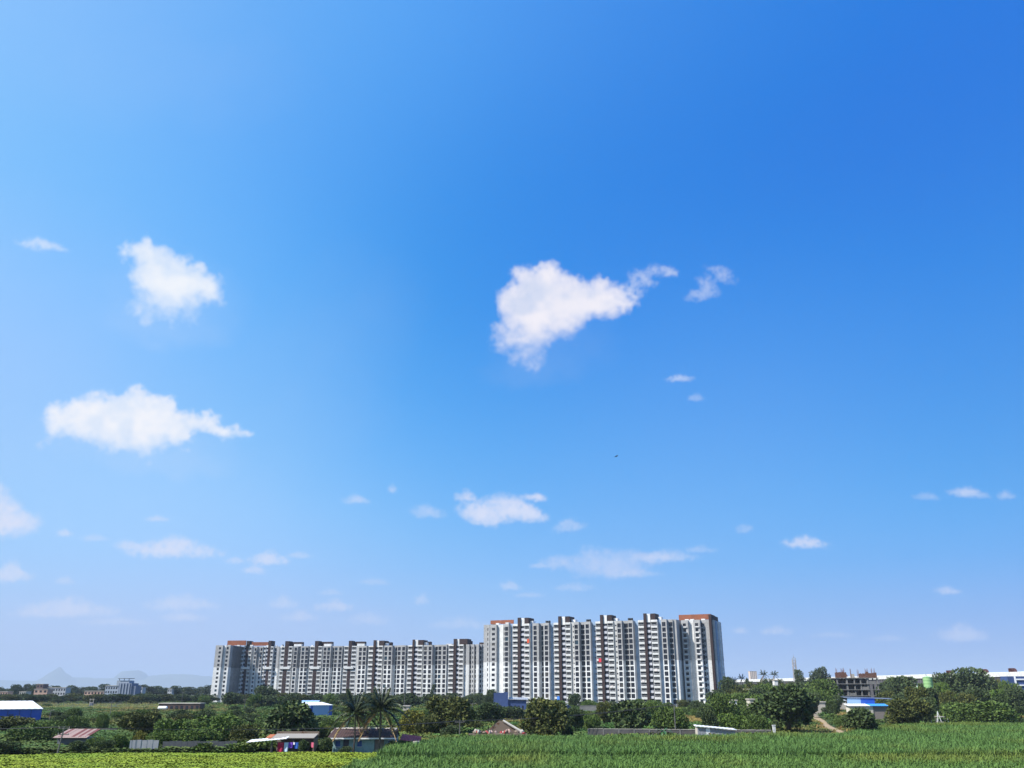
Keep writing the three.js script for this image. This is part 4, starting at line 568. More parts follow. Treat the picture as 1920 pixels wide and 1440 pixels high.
{ // long factory hall running away on the far right
  const a = G(1975, 448, 18), b = G(1362, 940, 18), hh = 18.2, o = thing('factory_hall', 'very long factory hall with a white roof edge beyond the trees', 'factory', V(b.x, 0, b.z), Math.atan2(-(a.z - b.z), a.x - b.x)), L = Math.hypot(a.x - b.x, a.z - b.z);
  part('wall', [bx(0, L, 0, hh - 2.2, -30, -0.6)], std('hall_wall', [0.09, 0.085, 0.1], 0.9, { map: stainTex }), o); part('roof_edge', [bx(-0.5, L, hh - 2.2, hh, -30, 0)], M.white, o); part('roof', slopeSheet(-0.5, L, hh, hh + 0.9, 0, -30, 0.1), M.whiteRoof, o);
  for (let k = 0; k < 40; k++) part('bay_post', [bx(k * L / 40, k * L / 40 + 0.6, 0, hh - 2.2, -0.6, -0.3)], std('hall_post', [0.13, 0.12, 0.13], 0.9), o);
  for (const t of [0.52, 0.60, 0.8, 0.87, 0.92, 0.96]) part('roof_vent', new THREE.CylinderGeometry(1.6, 1.6, 5, 10, 1, false, 0, Math.PI).rotateX(Math.PI / 2).rotateY(Math.PI / 2).rotateX(0).translate(t * L, hh + 0.6, -5), std('vent_red', [0.10, 0.035, 0.035], 0.8), o);
  const w = thing('blue_gatehouse', 'blue fronted gatehouse with a white frame on the far right hall', 'gatehouse', G(1893, 400, 10)), wl = W(44, 400), ht = H(1910, 1268, 400); part('wall', [bx(0, wl, 0, ht, -6, 0)], M.navy, w); part('frame', [bx(W(12, 400), W(12, 400) + 0.6, 0, ht + 0.3, 0, 0.4), bx(W(12, 400) + 0.6, wl, ht - 1.6, ht - 1.0, 0, 0.4), bx(W(12, 400) + 0.6, wl, ht - 4, ht - 3.5, 0, 0.4)], M.whiteRoof, w); w.userData.label = 'blue fronted gatehouse with a white frame before the long hall';
}
{ // lattice mast
  const D = 640, o = thing('phone_mast', 'tall lattice phone mast rising behind trees', 'mast', G(1491, D, 20)), h = H(1489, 1226, D), w = 1.1, g = [], L = (k, y) => { const s = w * (1.25 - 0.5 * y / h); return V((k & 1 ? 1 : -1) * s, y, (k & 2 ? 1 : -1) * s); };
  for (let k = 0; k < 4; k++) part('leg', [tube(L(k, 0), L(k, h - 4), 0.3, 0.24, 5)], M.steel, o);
  for (let y = 0, j = 0; y < h - 5; y += 2.6, j++) for (const [a, b] of [[0, 1], [1, 3], [3, 2], [2, 0]]) g.push(tube(L(j & 1 ? a : b, y), L(j & 1 ? b : a, y + 2.6), 0.12, 0.12, 4)); part('bracing', g, M.steel, o);
  for (const [x, y] of [[-1.1, h - 4], [1.1, h - 4], [0, h - 3], [-0.9, h - 7], [1, h - 7]]) part('antenna', [bx(x - 0.2, x + 0.2, y - 1.3, y + 1.3, 0.4, 0.8)], M.tin, o); part('spike', [tube(V(0, h - 5, 0), V(0, h, 0), 0.12, 0.05)], M.steel, o);
}
function farHouse(label, px0, px1, D, pyTop, mat, rows, colsN, depth = 9, name = 'distant_building') {
  const a = G(px0, D, 6), o = thing(name, label, 'building', a), L = W(px1 - px0, D), h = Math.max(3, H(px0, pyTop, D)); part('wall', [bx(0, L, 0, h, -depth, 0)], mat, o); part('roof_slab', [bx(-0.3, L + 0.3, h, h + 0.35, -depth - 0.3, 0.3)], M.cement, o);
  for (let r = 0; r < rows; r++) for (let c = 0; c < colsN; c++) part('window', [bx((c + 0.25) * L / colsN, (c + 0.75) * L / colsN, h - 2.4 - r * 3.1, h - 0.9 - r * 3.1, 0, 0.08)], M.door, o); return o;
}
{
  const o = farHouse('slate blue office building with a canopy on its roof, beyond the fields', 196, 224, 740, 1286, std('slate', [0.30, 0.34, 0.40], 0.9), 3, 6, 12); const D = 740, X = (p) => W(p - 196, D), y = (p) => H(220, p, D);
  part('tower', [bx(X(222), X(246), 0, y(1281), -12, 1.5)], std('slate_dark', [0.16, 0.19, 0.26], 0.9), o); part('side_wing', [bx(X(244), X(253), 0, y(1286), -11, 0.5)], std('slate_dark', [0.16, 0.19, 0.26], 0.9), o); part('upper_floor', [bx(X(217), X(240), y(1286), y(1276), -9, 1)], std('slate', [0.30, 0.34, 0.40]), o); part('canopy', [bx(X(219), X(240), y(1272.5), y(1271.6), -9, 2)], M.tinDark, o); for (const p of [220, 229, 238]) part('canopy_post', [bx(X(p), X(p) + 0.4, y(1276), y(1272.5), 0, 0.4)], M.tinDark, o);
  for (let k = 0; k < 4; k++) part('pilaster', [bx(X(225 + k * 5.5), X(226.2 + k * 5.5), 0, y(1281), 1.5, 2)], std('slate', [0.30, 0.34, 0.40]), o);
  farHouse('brown stair tower house with an aerial, beyond the fields', 66, 78, 760, 1283, std('umber', [0.14, 0.09, 0.085], 0.9), 4, 2); farHouse('pinkish flat-roofed house with a dark balcony band', 63, 88, 745, 1292.5, M.pink, 2, 3); farHouse('whitewashed row house with dark window bays', 88, 122, 765, 1289.5, M.far, 3, 7); farHouse('low pinkish house half hidden behind far trees', 0, 14, 800, 1297, M.pink, 2, 3); farHouse('small cream house between far trees', 36, 48, 800, 1297, M.cream, 1, 3);
  farHouse('low house with red-brown walls between the far trees', 158, 194, 820, 1296, M.pink, 1, 6); farHouse('white low house beside the slate office building', 254, 266, 900, 1289, M.far, 2, 3); farHouse('white low house with a long flat roof on the horizon', 268, 284, 1000, 1290, M.far, 1, 4); farHouse('tiny white house far off near the horizon', 314, 322, 900, 1292, M.far, 2, 2);
  farHouse('distant cream tower block above the factory roof', 1409, 1422, 2600, 1258.5, std('cream_far', [0.62, 0.5, 0.42], 0.9), 14, 4, 18); farHouse('low white house among palms below the factory roof', 1455, 1461, 500, 1276, M.white, 0, 1, 4); farHouse('white flat-roofed outbuilding half hidden in dark trees', 1401, 1418, 420, 1293, M.white, 0, 3, 5); farHouse('low grey-white house beside the big round tree', 1406, 1420, 330, 1312, M.cream, 0, 3, 5); farHouse('small white hut with dark door below the trees', 1372, 1381, 330, 1314, M.white, 0, 1, 4); farHouse('pale long outbuilding behind the big round tree', 1511, 1520, 380, 1306, M.cement, 0, 2, 4); farHouse('low pale hut with flat roof by the dirt track', 1520, 1546, 345, 1317, M.cement, 0, 2, 4);
  farHouse('dark brick house with a low flat roof left of the white wing', 300, 376, 430, 1319.5, std('dark_brick', [0.12, 0.07, 0.055], 0.95, { map: stainTex }), 1, 8, 7).userData.label = 'long dark brick house with low flat roof beyond the scrub'; 
  farHouse('pale pump house in the yellow grass', 1389, 1400, 270, 1349, M.cement, 0, 1, 5).userData.label = 'low pale slab-roofed pump house among green bushes'; farHouse('pale box hut by trees', 756, 768, 380, 1325, M.cement, 0, 2, 4).userData.label = 'pale little hut between bushes before the middle block';
  const t = thing('white_tank', 'white rounded water tank beside the long dark brick house', 'tank', G(306, 425, 3)); part('body', new THREE.CapsuleGeometry(0.8, 3, 6, 14).rotateZ(Math.PI / 2).translate(0, 1.5, 0), M.whiteRoof, t); for (const x of [-1.4, 1.4]) part('support', [bx(x - 0.2, x + 0.2, 0, 0.8, -0.6, 0.6)], M.concrete, t);
}
// ---------------------------------------------------------------- poles, wires, small things
function pole(px, D, pyTop, label, arms = 1, group = 'utility poles', lean = 0) {
  const o = thing('utility_pole', label, 'pole', G(px, D, 3), 0, group), h = H(px, pyTop, D); part('shaft', [tube(V(0, 0, 0), V(lean, h, 0), 0.14, 0.09, 8)], M.pole, o);
  for (let k = 0; k < arms; k++) { const a = part('crossarm', [bx(-0.9 + lean, 0.9 + lean, h - 0.35 - k * 0.9, h - 0.22 - k * 0.9, -0.06, 0.06)], M.pole, o); for (const x of [-0.8, 0, 0.8]) part('insulator', new THREE.CylinderGeometry(0.05, 0.06, 0.18, 6).translate(x + lean, h - 0.13 - k * 0.9, 0), M.cement, a); }
  return V(o.position.x + lean, h - 0.05, o.position.z);
}
const q1 = pole(113, 147, 1362, 'leaning dark utility pole rising from the low crop edge', 2, null, 0.45), q2 = pole(862, 178, 1351, 'dark utility pole before the ruined gable', 1, null), q3 = pole(1266, 192, 1320, 'thin bare pole behind the boundary wall', 1, null), q0 = V(-110, 5, -138);
for (const [a, b] of [[q0, q1], [q1, q2], [q2, q3]]) for (const dx of [-0.8, 0, 0.8]) {
  const pts = []; for (let k = 0; k <= 16; k++) { const t = k / 16, p = a.clone().lerp(b, t); p.x += dx; p.y -= 4 * t * (1 - t) * a.distanceTo(b) * 0.014; pts.push(p); }
  solo('power_wire', 'thin dark overhead wire sagging between the utility poles', 'wire', new THREE.TubeGeometry(new THREE.CatmullRomCurve3(pts), 32, 0.028, 4), M.wire, V(0, 0, 0), 0, 'overhead wires');
}
for (const [px, D, py] of [[95, 280, 1330], [208, 330, 1316], [375, 560, 1290], [341, 560, 1297], [459, 420, 1311], [758, 400, 1296], [838, 430, 1302], [886, 300, 1318]]) pole(px, D, py, 'distant utility pole standing in the scrub before the blocks', 1, 'poles in the scrub');
{ const D = 520, o = thing('transformer_frame', 'twin-post wooden transformer frame in the dry far field', 'transformer frame', G(172, D, 3)), h = H(172, 1310, D); for (const x of [-1, 1]) part('post', [tube(V(x, 0, 0), V(x, h, 0), 0.15, 0.12)], M.cement, o); part('crossbar', [bx(-1.5, 1.5, h - 0.4, h - 0.2, -0.1, 0.1), bx(-1.2, 1.2, h - 2.2, h - 2, -0.1, 0.1)], M.cement, o); part('transformer', [bx(-0.7, 0.7, h - 3.6, h - 2.2, -0.4, 0.4)], M.tinDark, o); }
{ // farm implement at the edge of the tall crop
  const D = 238, o = thing('mixer_trailer', 'small dark trailer with a pale canopy at the crop edge', 'trailer', G(1765, D, 2)); part('bed', [bx(-1.6, 1.2, 0.75, 1.3, -1.2, 0)], M.stone, o); part('canopy', slopeSheet(-1.0, 1.1, 3.0, 3.1, 0.1, -1.4, 0.08), M.cement, o); for (const [x, z] of [[-0.9, 0], [1, 0], [-0.9, -1.2], [1, -1.2]]) part('post', [tube(V(x, 1.3, z), V(x, 3, z), 0.05)], M.pole, o); for (const [x, z] of [[-0.9, 0.1], [0.6, 0.1], [-0.9, -1.35], [0.6, -1.35]]) { const w = part('wheel', new THREE.TorusGeometry(0.33, 0.12, 8, 16).translate(x, 0.46, z), M.tank, o); part('hub', new THREE.CylinderGeometry(0.2, 0.2, 0.1, 10).rotateX(Math.PI / 2).translate(x, 0.46, z), M.rail, w); } part('drawbar', [tube(V(-1.6, 0.9, -0.6), V(-3, 0.6, -0.6), 0.06)], M.pole, o); part('cargo', [bx(-0.8, 0.7, 1.3, 1.9, -1, -0.1)], M.cement, o);
  for (const [px, py, label] of [[1746, 1330, 'white marker post beside the bush with a dark stem'], [1778, 1332, 'white leaning marker post behind the trailer']]) solo('marker_post', label, 'post', [tube(V(0, 0, 0), V(-0.3, 3.4, 0), 0.09, 0.07), bx(-0.12, 0.12, 0, 0.3, -0.12, 0.12)], M.whiteRoof, G(px, 262, 2));
  const tp = thing('pole_tripod', 'white wooden pole tripod standing behind the trailer', 'tripod', G(1760, 250, 2)); for (const x of [-0.9, 0.9, 0.1]) part('leg', [tube(V(x, 0, x === 0.1 ? -0.9 : 0.3), V(0, 4.1, 0), 0.08, 0.06)], M.whiteRoof, tp);
}
{ // bird in flight
  const p = atD(1155.3, 855.8, 160), t = [], tri = (...v) => v.forEach((q) => t.push(...q)), body = new THREE.SphereGeometry(0.5, 10, 8).scale(0.11, 0.1, 0.42).toNonIndexed();
  const head = new THREE.SphereGeometry(0.075, 8, 6).translate(0, 0.03, 0.24).toNonIndexed();
  for (const s of [-1, 1]) { const a = [0, 0.02, 0.14], b = [s * 0.22, 0.12, 0.16], c = [s * 0.5, 0.03, 0.02], d = [s * 0.24, 0.1, -0.06], e = [0, 0.01, -0.12]; tri(a, b, d, a, d, e, b, c, d, a, d, b, a, e, d, b, d, c); } tri([0, 0, -0.12], [0.08, 0, -0.36], [-0.08, 0, -0.36]);
  const g = mergeGeometries([body, head, soup(t)]); solo('bird', 'small dark bird flying high in the clear sky', 'bird', g, std('feathers', [0.02, 0.02, 0.025], 0.8, { side: THREE.DoubleSide }), p, 0.7).rotation.z = 0.5; scene.children[scene.children.length - 1].scale.setScalar(1.35);
}
console.log('structures done');

// ---------------------------------------------------------------- trees, bushes, undergrowth
function crownGeo(seed, { R, y0, y1, lobes, n, leaf, tints, top = 1, droop = 0 }) {
  const r = rngOf(seed), L = [], t = [], c = [], cy = (y0 + y1) / 2, ry = (y1 - y0) / 2;
  for (let k = 0; k < lobes; k++) { const a = r() * 6.283, q = Math.pow(r(), 0.6), v = (r() * 2 - 1) * 0.8, rr = Math.sqrt(1 - v * v * 0.85), lr = R * (0.26 + r() * 0.2); L.push([Math.cos(a) * q * rr * (R - lr * 0.62), cy + v * (ry - lr * 0.5) * top, Math.sin(a) * q * rr * (R - lr * 0.62), lr, r()]); }
  const sum = L.reduce((s, l) => s + l[3] ** 2, 0);
  for (const l of L) {
    const m = Math.round(n * l[3] ** 2 / sum);
    for (let k = 0; k < m; k++) {
      const z = r() * 1.75 - 0.75, a = r() * 6.283, s = Math.sqrt(Math.max(0, 1 - z * z)), d = V(Math.cos(a) * s, z, Math.sin(a) * s), q = l[3] * (0.74 + 0.34 * Math.pow(r(), 0.6));
      const p = V(l[0] + d.x * q, l[1] + d.y * q * 0.85, l[2] + d.z * q), sz = leaf * (0.6 + r() * 0.8);
      const ax = V(r() - 0.5, r() - 0.5 - droop, r() - 0.5).addScaledVector(d, 0.55).normalize(), sd = V(r() - 0.5, r() - 0.5, r() - 0.5).cross(ax).normalize().multiplyScalar(sz * 0.34), tip = ax.clone().multiplyScalar(sz), mid = p.clone().addScaledVector(tip, 0.45);
      const e = p.clone().add(tip), l1 = mid.clone().add(sd), l2 = mid.clone().sub(sd); t.push(...p.toArray(), ...l2.toArray(), ...e.toArray(), ...p.toArray(), ...e.toArray(), ...l1.toArray());
      const w = r(), i = Math.min(tints.length - 1, Math.floor(w * tints.length)), f = 0.75 + r() * 0.5; for (let j = 0; j < 6; j++) c.push(tints[i][0] * f, tints[i][1] * f, tints[i][2] * f);
    }
  }
  return soup(t, c);
}
function trunkGeo(seed, h, y0, R, stems, th) {
  const r = rngOf(seed), g = [];
  if (stems === 1) { const top = V((r() - 0.5) * 0.4, y0 + (h - y0) * 0.35, (r() - 0.5) * 0.4); g.push(tube(V(0, -0.1, 0), top, th, th * 0.6, 8)); for (let k = 0; k < 6; k++) { const a = k * 1.05 + r(), e = V(Math.cos(a) * R * (0.4 + r() * 0.35), y0 + (h - y0) * (0.45 + r() * 0.4), Math.sin(a) * R * (0.4 + r() * 0.35)), s = top.clone().multiplyScalar(0.55 + r() * 0.4); g.push(tube(s, e, th * 0.42, th * 0.12, 5)); } } else for (let k = 0; k < stems; k++) { const a = r() * 6.283, b = R * (0.3 + r() * 0.5); g.push(tube(V(Math.cos(a) * 0.2, -0.05, Math.sin(a) * 0.2), V(Math.cos(a) * b, h * (0.5 + r() * 0.35), Math.sin(a) * b), th * 0.5, th * 0.15, 5)); }
  return merge(g);
}
const leafM = (key, rough = 0.85) => vc(key, [1, 1, 1], rough, { side: THREE.DoubleSide });
const K = {   // kinds: scaled to each place
  round: { R: 4, h: 8, y0: 1.4, stems: 1, th: 0.32, n: 6600, lobes: 24, leaf: 0.5, tints: [[0.0292, 0.0516, 0.0112], [0.0413, 0.0705, 0.0138], [0.0602, 0.0929, 0.0189]] },
  broad: { R: 4, h: 7, y0: 0.6, stems: 1, th: 0.3, n: 5000, lobes: 18, leaf: 0.64, droop: 0.3, tints: [[0.0327, 0.0568, 0.0120], [0.0464, 0.0774, 0.0155], [0.0731, 0.1032, 0.0241]] },
  light: { R: 4, h: 6, y0: 0.3, stems: 5, th: 0.2, n: 6800, lobes: 22, leaf: 0.42, tints: [[0.0533, 0.0998, 0.0103], [0.0731, 0.1273, 0.0129], [0.0989, 0.1531, 0.0172]] },
  feather: { R: 4, h: 4.6, y0: 0.1, stems: 7, th: 0.16, n: 7600, lobes: 26, leaf: 0.35, tints: [[0.0464, 0.0860, 0.0112], [0.0654, 0.1101, 0.0138], [0.0860, 0.1307, 0.0181]] },
  olive: { R: 4, h: 7, y0: 0.3, stems: 5, th: 0.22, n: 6400, lobes: 22, leaf: 0.47, tints: [[0.0447, 0.0602, 0.0095], [0.0654, 0.0791, 0.0112], [0.0989, 0.1049, 0.0146]] },
  yellow: { R: 4, h: 6.5, y0: 0.3, stems: 5, th: 0.2, n: 6200, lobes: 20, leaf: 0.44, tints: [[0.0860, 0.0989, 0.0086], [0.1290, 0.1290, 0.0103], [0.1806, 0.1591, 0.0129]] },
  dusky: { R: 4, h: 8, y0: 0.8, stems: 1, th: 0.25, n: 6400, lobes: 22, leaf: 0.48, tints: [[0.0361, 0.0602, 0.0172], [0.0499, 0.0774, 0.0215], [0.0688, 0.0963, 0.0275]] },
  airy: { R: 3.2, h: 10, y0: 2.5, stems: 1, th: 0.28, n: 3000, lobes: 17, leaf: 0.46, tints: [[0.0430, 0.0654, 0.0258], [0.0568, 0.0791, 0.0310], [0.0731, 0.0946, 0.0378]] },
};
let sd = 100;
for (const k in K) { const q = K[k]; q.crowns = [0, 1].map(() => crownGeo(sd++, { ...q, y1: q.h })); q.trunks = [0, 1].map(() => trunkGeo(sd++, q.h, q.y0, q.R, q.stems, q.th)); q.mat = leafM('leaf_' + k); }
const tr = rngOf(321);
function tree(kind, px, D, pyTop, wPx, label, group, name = 'tree', cat = 'tree') {
  const q = K[kind], v = tr() < 0.5 ? 0 : 1, h = Math.max(1.2, H(px, pyTop, D)), w = W(wPx, D), o = thing(name, label, cat, G(px, D, h * 0.5), tr() * 6.283, group);
  part('trunk', q.trunks[v], M.bark, o); part('crown', q.crowns[v], q.mat, o); o.scale.set(w / (2 * q.R) * 1.0, h / q.h * 0.97, w / (2 * q.R) * 1.0); return o;
}
const bush = (kind, px, D, py, w, label, group) => tree(kind, px, D, py, w, label, group, 'bush', 'bush');
// the ones that stand out
bush('round', 8, 146, 1388, 56, 'very dark rounded bush at the edge of the low crop'); bush('olive', 18, 215, 1342, 84, 'brownish dark tree in front of the blue warehouse'); bush('feather', 60, 175, 1358, 90, 'dark feathery bush beneath the blue warehouse'); bush('round', 145, 151, 1388, 42, 'dense dark bush below the striped tin shed'); bush('round', 196, 152, 1386, 36, 'round dark bush between the striped shed and the tin fence'); bush('light', 178, 158, 1380, 34, 'light green shrub behind the striped shed bushes');
bush('light', 228, 156, 1374, 40, 'pale green shrub beside the grey tin fence'); bush('yellow', 262, 160, 1371, 26, 'small yellowish shrub above the grey tin fence'); bush('feather', 95, 200, 1352, 60, 'bright green scrub bush behind the leaning pole');
bush('olive', 265, 196, 1332, 74, 'dusky olive tree above the grey tin fence'); bush('light', 336, 168, 1343, 84, 'large bright green tree above the long dark fence'); bush('light', 404, 172, 1334, 92, 'tallest bright green tree above the long dark fence'); bush('light', 372, 160, 1362, 80, 'lower leafy bush hanging over the long dark fence'); bush('olive', 462, 163, 1356, 56, 'brownish bush at the end of the long dark fence'); bush('olive', 447, 157, 1384, 34, 'dark shrub beside the awning of the laundry shed'); bush('light', 305, 160, 1368, 50, 'leafy bush at the end of the tin fence');
tree('broad', 540, 178, 1316, 106, 'spreading dark large-leaved tree behind the laundry shed'); bush('yellow', 612, 182, 1362, 36, 'yellow-green grass-like shrub between shed and cottage'); bush('feather', 618, 200, 1350, 44, 'green scrub between the large-leaved tree and the palms'); bush('round', 568, 151.2, 1386, 24, 'small dark shrub in front of the hanging washing'); bush('round', 610, 151.4, 1382, 26, 'dark shrub at the corner of the tiled cottage'); bush('dusky', 648, 150.6, 1400, 26, 'grey-green plant before the cottage wall'); bush('round', 735, 151, 1388, 26, 'dark climbing shrub at the end of the cottage wall');
bush('yellow', 772, 195, 1332, 56, 'yellow-green tree between the palms and the olive tree'); tree('olive', 840, 192, 1303, 92, 'tall dark olive tree behind the tiled cottage'); bush('olive', 803, 188, 1340, 44, 'olive bush joined to the tall olive tree'); bush('dusky', 846, 182, 1358, 40, 'grey twiggy bush at the foot of the tall olive tree'); bush('round', 915, 250, 1316, 60, 'dark dense tree below the navy house'); bush('olive', 892, 215, 1350, 36, 'ochre shrub behind the ruined gable'); bush('dusky', 960, 300, 1323, 70, 'dusky green thicket beneath the navy house wing');
bush('olive', 1018, 184, 1307, 94, 'big round olive-green bush beside the ruined gable'); bush('round', 1078, 215, 1325, 42, 'dark green bush beside the small blue hut'); bush('light', 1110, 220, 1336, 34, 'bright green shrub before the pale grey wall'); bush('round', 1062, 189, 1357, 24, 'small dark shrub on the boundary wall'); bush('olive', 1136, 250, 1314, 34, 'olive shrub left of the glossy bush').userData.label = 'olive shrub near the pale grey wall'; tree('round', 1076, 440, 1299, 26, 'small green tree against the foot of the tallest block'); bush('light', 1103, 430, 1311, 26, 'bright shrub at the foot of the tallest block');
bush('broad', 1186, 200, 1312, 76, 'glossy large-leaved bush behind the boundary wall'); bush('feather', 1256, 205, 1326, 72, 'bright feathery green bush around the thin bare pole'); bush('feather', 1228, 240, 1318, 44, 'green scrub between glossy and feathery bushes'); bush('dusky', 1328, 200, 1318, 40, 'dark thin-branched shrub behind the tin hut'); bush('feather', 1355, 235, 1302, 58, 'tall green thorny tree behind the tin hut'); bush('light', 1378, 205, 1336, 66, 'bright green bush above the tin hut'); bush('feather', 1420, 196, 1342, 60, 'green scrub beside the whitewashed pillar'); bush('dusky', 1306, 380, 1312, 26, 'small dark palm-like shrub before the white tower end'); bush('feather', 1405, 260, 1320, 60, 'green thicket left of the big round tree').userData.label = 'green thicket between the thorny tree and the big round tree';
tree('round', 1477, 205, 1281, 116, 'big dark round tree beside the dirt track'); bush('feather', 1584, 240, 1340, 40, 'green shrub along the dirt path'); bush('broad', 1612, 200, 1326, 62, 'dark leafy tree in front of the blue sheet shed'); bush('yellow', 1606, 216, 1354, 30, 'yellowish low shrub by the dirt path'); bush('olive', 1700, 232, 1308, 84, 'olive round tree between the blue shed and the trailer'); bush('olive', 1722, 290, 1285, 50, 'brownish tree in front of the green tank'); bush('dusky', 1735, 262, 1305, 36, 'dark tree at the foot of the green silo'); bush('feather', 1838, 250, 1316, 118, 'wide feathery bush at the back of the tall crop'); bush('feather', 1795, 290, 1318, 60, 'scrub thicket behind the marker posts'); bush('light', 1885, 262, 1326, 46, 'lighter scrub at the end of the wide feathery bush'); bush('round', 1562, 330, 1312, 24, 'small dark tree standing in the dry yellow field');
tree('dusky', 1690, 420, 1263, 64, 'dark blue-green tree beside the unfinished frame'); tree('dusky', 1818, 420, 1246, 84, 'tall dark tree rising above the long factory roof'); tree('dusky', 1780, 425, 1258, 60, 'dark tree beside the green silo, below the factory roof'); tree('light', 1766, 380, 1274, 34, 'bright round tree beside the green silo'); tree('dusky', 1858, 430, 1268, 50, 'dark tree below the right end of the factory hall').userData.label = 'dark tree before the roof vents of the factory hall'; tree('light', 1850, 340, 1290, 70, 'green tree before the tall dark tree'); tree('olive', 1782, 330, 1294, 34, 'olive tree behind the scrub thicket'); tree('olive', 1812, 320, 1298, 40, 'brown-green tree below the tall dark tree'); tree('round', 1880, 300, 1298, 44, 'dark tree beside the wide feathery bush'); tree('dusky', 1910, 360, 1286, 50, 'dusky tree below the blue gatehouse'); tree('feather', 1895, 390, 1278, 40, 'soft green tree before the blue gatehouse');
tree('airy', 1500, 600, 1252, 22, 'slender tree against the lattice mast'); tree('airy', 1545, 620, 1247, 34, 'pair-crowned pale tree above the factory roof'); tree('airy', 1527, 640, 1256, 28, 'thin pale tree above the factory roof'); tree('feather', 1545, 400, 1275, 66, 'light green spreading tree left of the unfinished frame').userData.label = 'light green spreading tree against the unfinished frame'; tree('light', 1532, 420, 1286, 40, 'lime green tree in the wood before the unfinished frame'); tree('dusky', 1505, 430, 1276, 60, 'dark wood tree behind the big round tree'); tree('dusky', 1365, 440, 1266, 30, 'dark tall tree at the end of the tallest block'); tree('olive', 1385, 380, 1290, 50, 'olive tree at the corner of the tallest block'); tree('dusky', 1425, 360, 1286, 40, 'flat-topped dark tree before the white outbuilding'); tree('feather', 1440, 400, 1284, 60, 'soft green wood tree under the factory roof'); tree('dusky', 1347, 440, 1292, 40, 'green tree covering the foot of the white tower end');
tree('dusky', 500, 540, 1284, 46, 'tall dark tree before the shaded court of the forward-wing block'); tree('round', 433, 520, 1297, 40, 'dark tree at the foot of the forward wing'); tree('dusky', 919, 470, 1291, 26, 'dark young tree at the end of the tallest block').userData.label = 'dark young tree beside the navy house'; tree('airy', 811, 540, 1281, 9, 'single thin upright tree before the middle block'); tree('light', 383, 545, 1303, 24, 'small yellowish round tree near the forward wing');
// woods and scrub that stand as look-alikes
const ADJ = { round: 'dense dark', broad: 'large-leaved', light: 'bright green', feather: 'soft feathery', olive: 'olive brown', yellow: 'yellowish', dusky: 'dusky', airy: 'slender airy' };
const rows = (n, a, b, D0, D1, t0, t1, w0, w1, kinds, label, group, nm = 'tree') => { for (let k = 0; k < n; k++) { const px = a + (b - a) * (k + 0.2 + tr() * 0.6) / n, D = D0 + (D1 - D0) * tr(), py = t0 + (t1 - t0) * tr(); const kd = kinds[Math.floor(tr() * kinds.length)]; tree(kd, px, D, py, w0 + (w1 - w0) * tr(), ADJ[kd] + ' ' + label, group, nm, nm); } };
rows(26, -10, 400, 880, 1050, 1281, 1290, 20, 34, ['dusky', 'airy', 'dusky'], 'hazy tree on the horizon line before the hills', 'far trees before the hills');
rows(26, -10, 400, 600, 700, 1299, 1305, 26, 40, ['dusky', 'round', 'olive'], 'tree in the belt beyond the dry field', 'tree belt beyond the dry field');
rows(16, 440, 670, 470, 600, 1297, 1306, 26, 42, ['dusky', 'olive', 'light', 'broad'], 'tree at the feet of the forward-wing block', 'trees before the forward-wing block');
rows(20, 668, 905, 450, 580, 1296, 1308, 26, 40, ['dusky', 'round', 'dusky', 'olive'], 'tree at the feet of the middle block', 'trees before the middle block');
rows(14, 985, 1340, 440, 480, 1311, 1318, 20, 32, ['olive', 'light', 'feather', 'dusky'], 'low tree at the feet of the tallest block', 'low trees before the tallest block');
rows(16, 1360, 1560, 330, 420, 1290, 1302, 34, 56, ['dusky', 'feather', 'olive', 'light'], 'tree in the wood below the far factory roof', 'wood below the factory roof');
rows(14, 1655, 1930, 330, 430, 1284, 1300, 30, 56, ['dusky', 'olive', 'light', 'round'], 'tree in the wood around the silo', 'wood around the silo');
rows(12, 1375, 1565, 470, 560, 1277, 1284, 26, 44, ['dusky', 'light', 'feather', 'olive'], 'tree in the high wood before the factory hall', 'high wood before the factory hall');
rows(8, 1652, 1740, 450, 520, 1268, 1280, 24, 40, ['dusky', 'round', 'feather'], 'tree between the unfinished frame and the silo', 'wood between frame and silo');
rows(8, 1765, 1925, 440, 500, 1264, 1274, 30, 50, ['dusky', 'round', 'olive'], 'tree hiding the factory hall wall', 'trees hiding the factory hall');
rows(10, 1360, 1520, 600, 680, 1268, 1278, 12, 22, ['dusky', 'airy'], 'tree standing against the factory hall', 'trees against the factory hall');
const keep = [[-10, 84, 282, 1354], [60, 300, 520, 1325], [583, 656, 338, 1341], [393, 432, 660, 1319], [922, 990, 420, 1318], [1050, 1078, 330, 1334], [1088, 1136, 400, 1334], [1588, 1668, 292, 1330], [1566, 1652, 480, 1309], [1727, 1756, 418, 1302], [1035, 1108, 260, 1362], [1276, 1332, 300, 1352], [1500, 1600, 300, 1350], [1738, 1800, 262, 1350], [296, 380, 430, 1328], [1868, 1930, 300, 1345]];
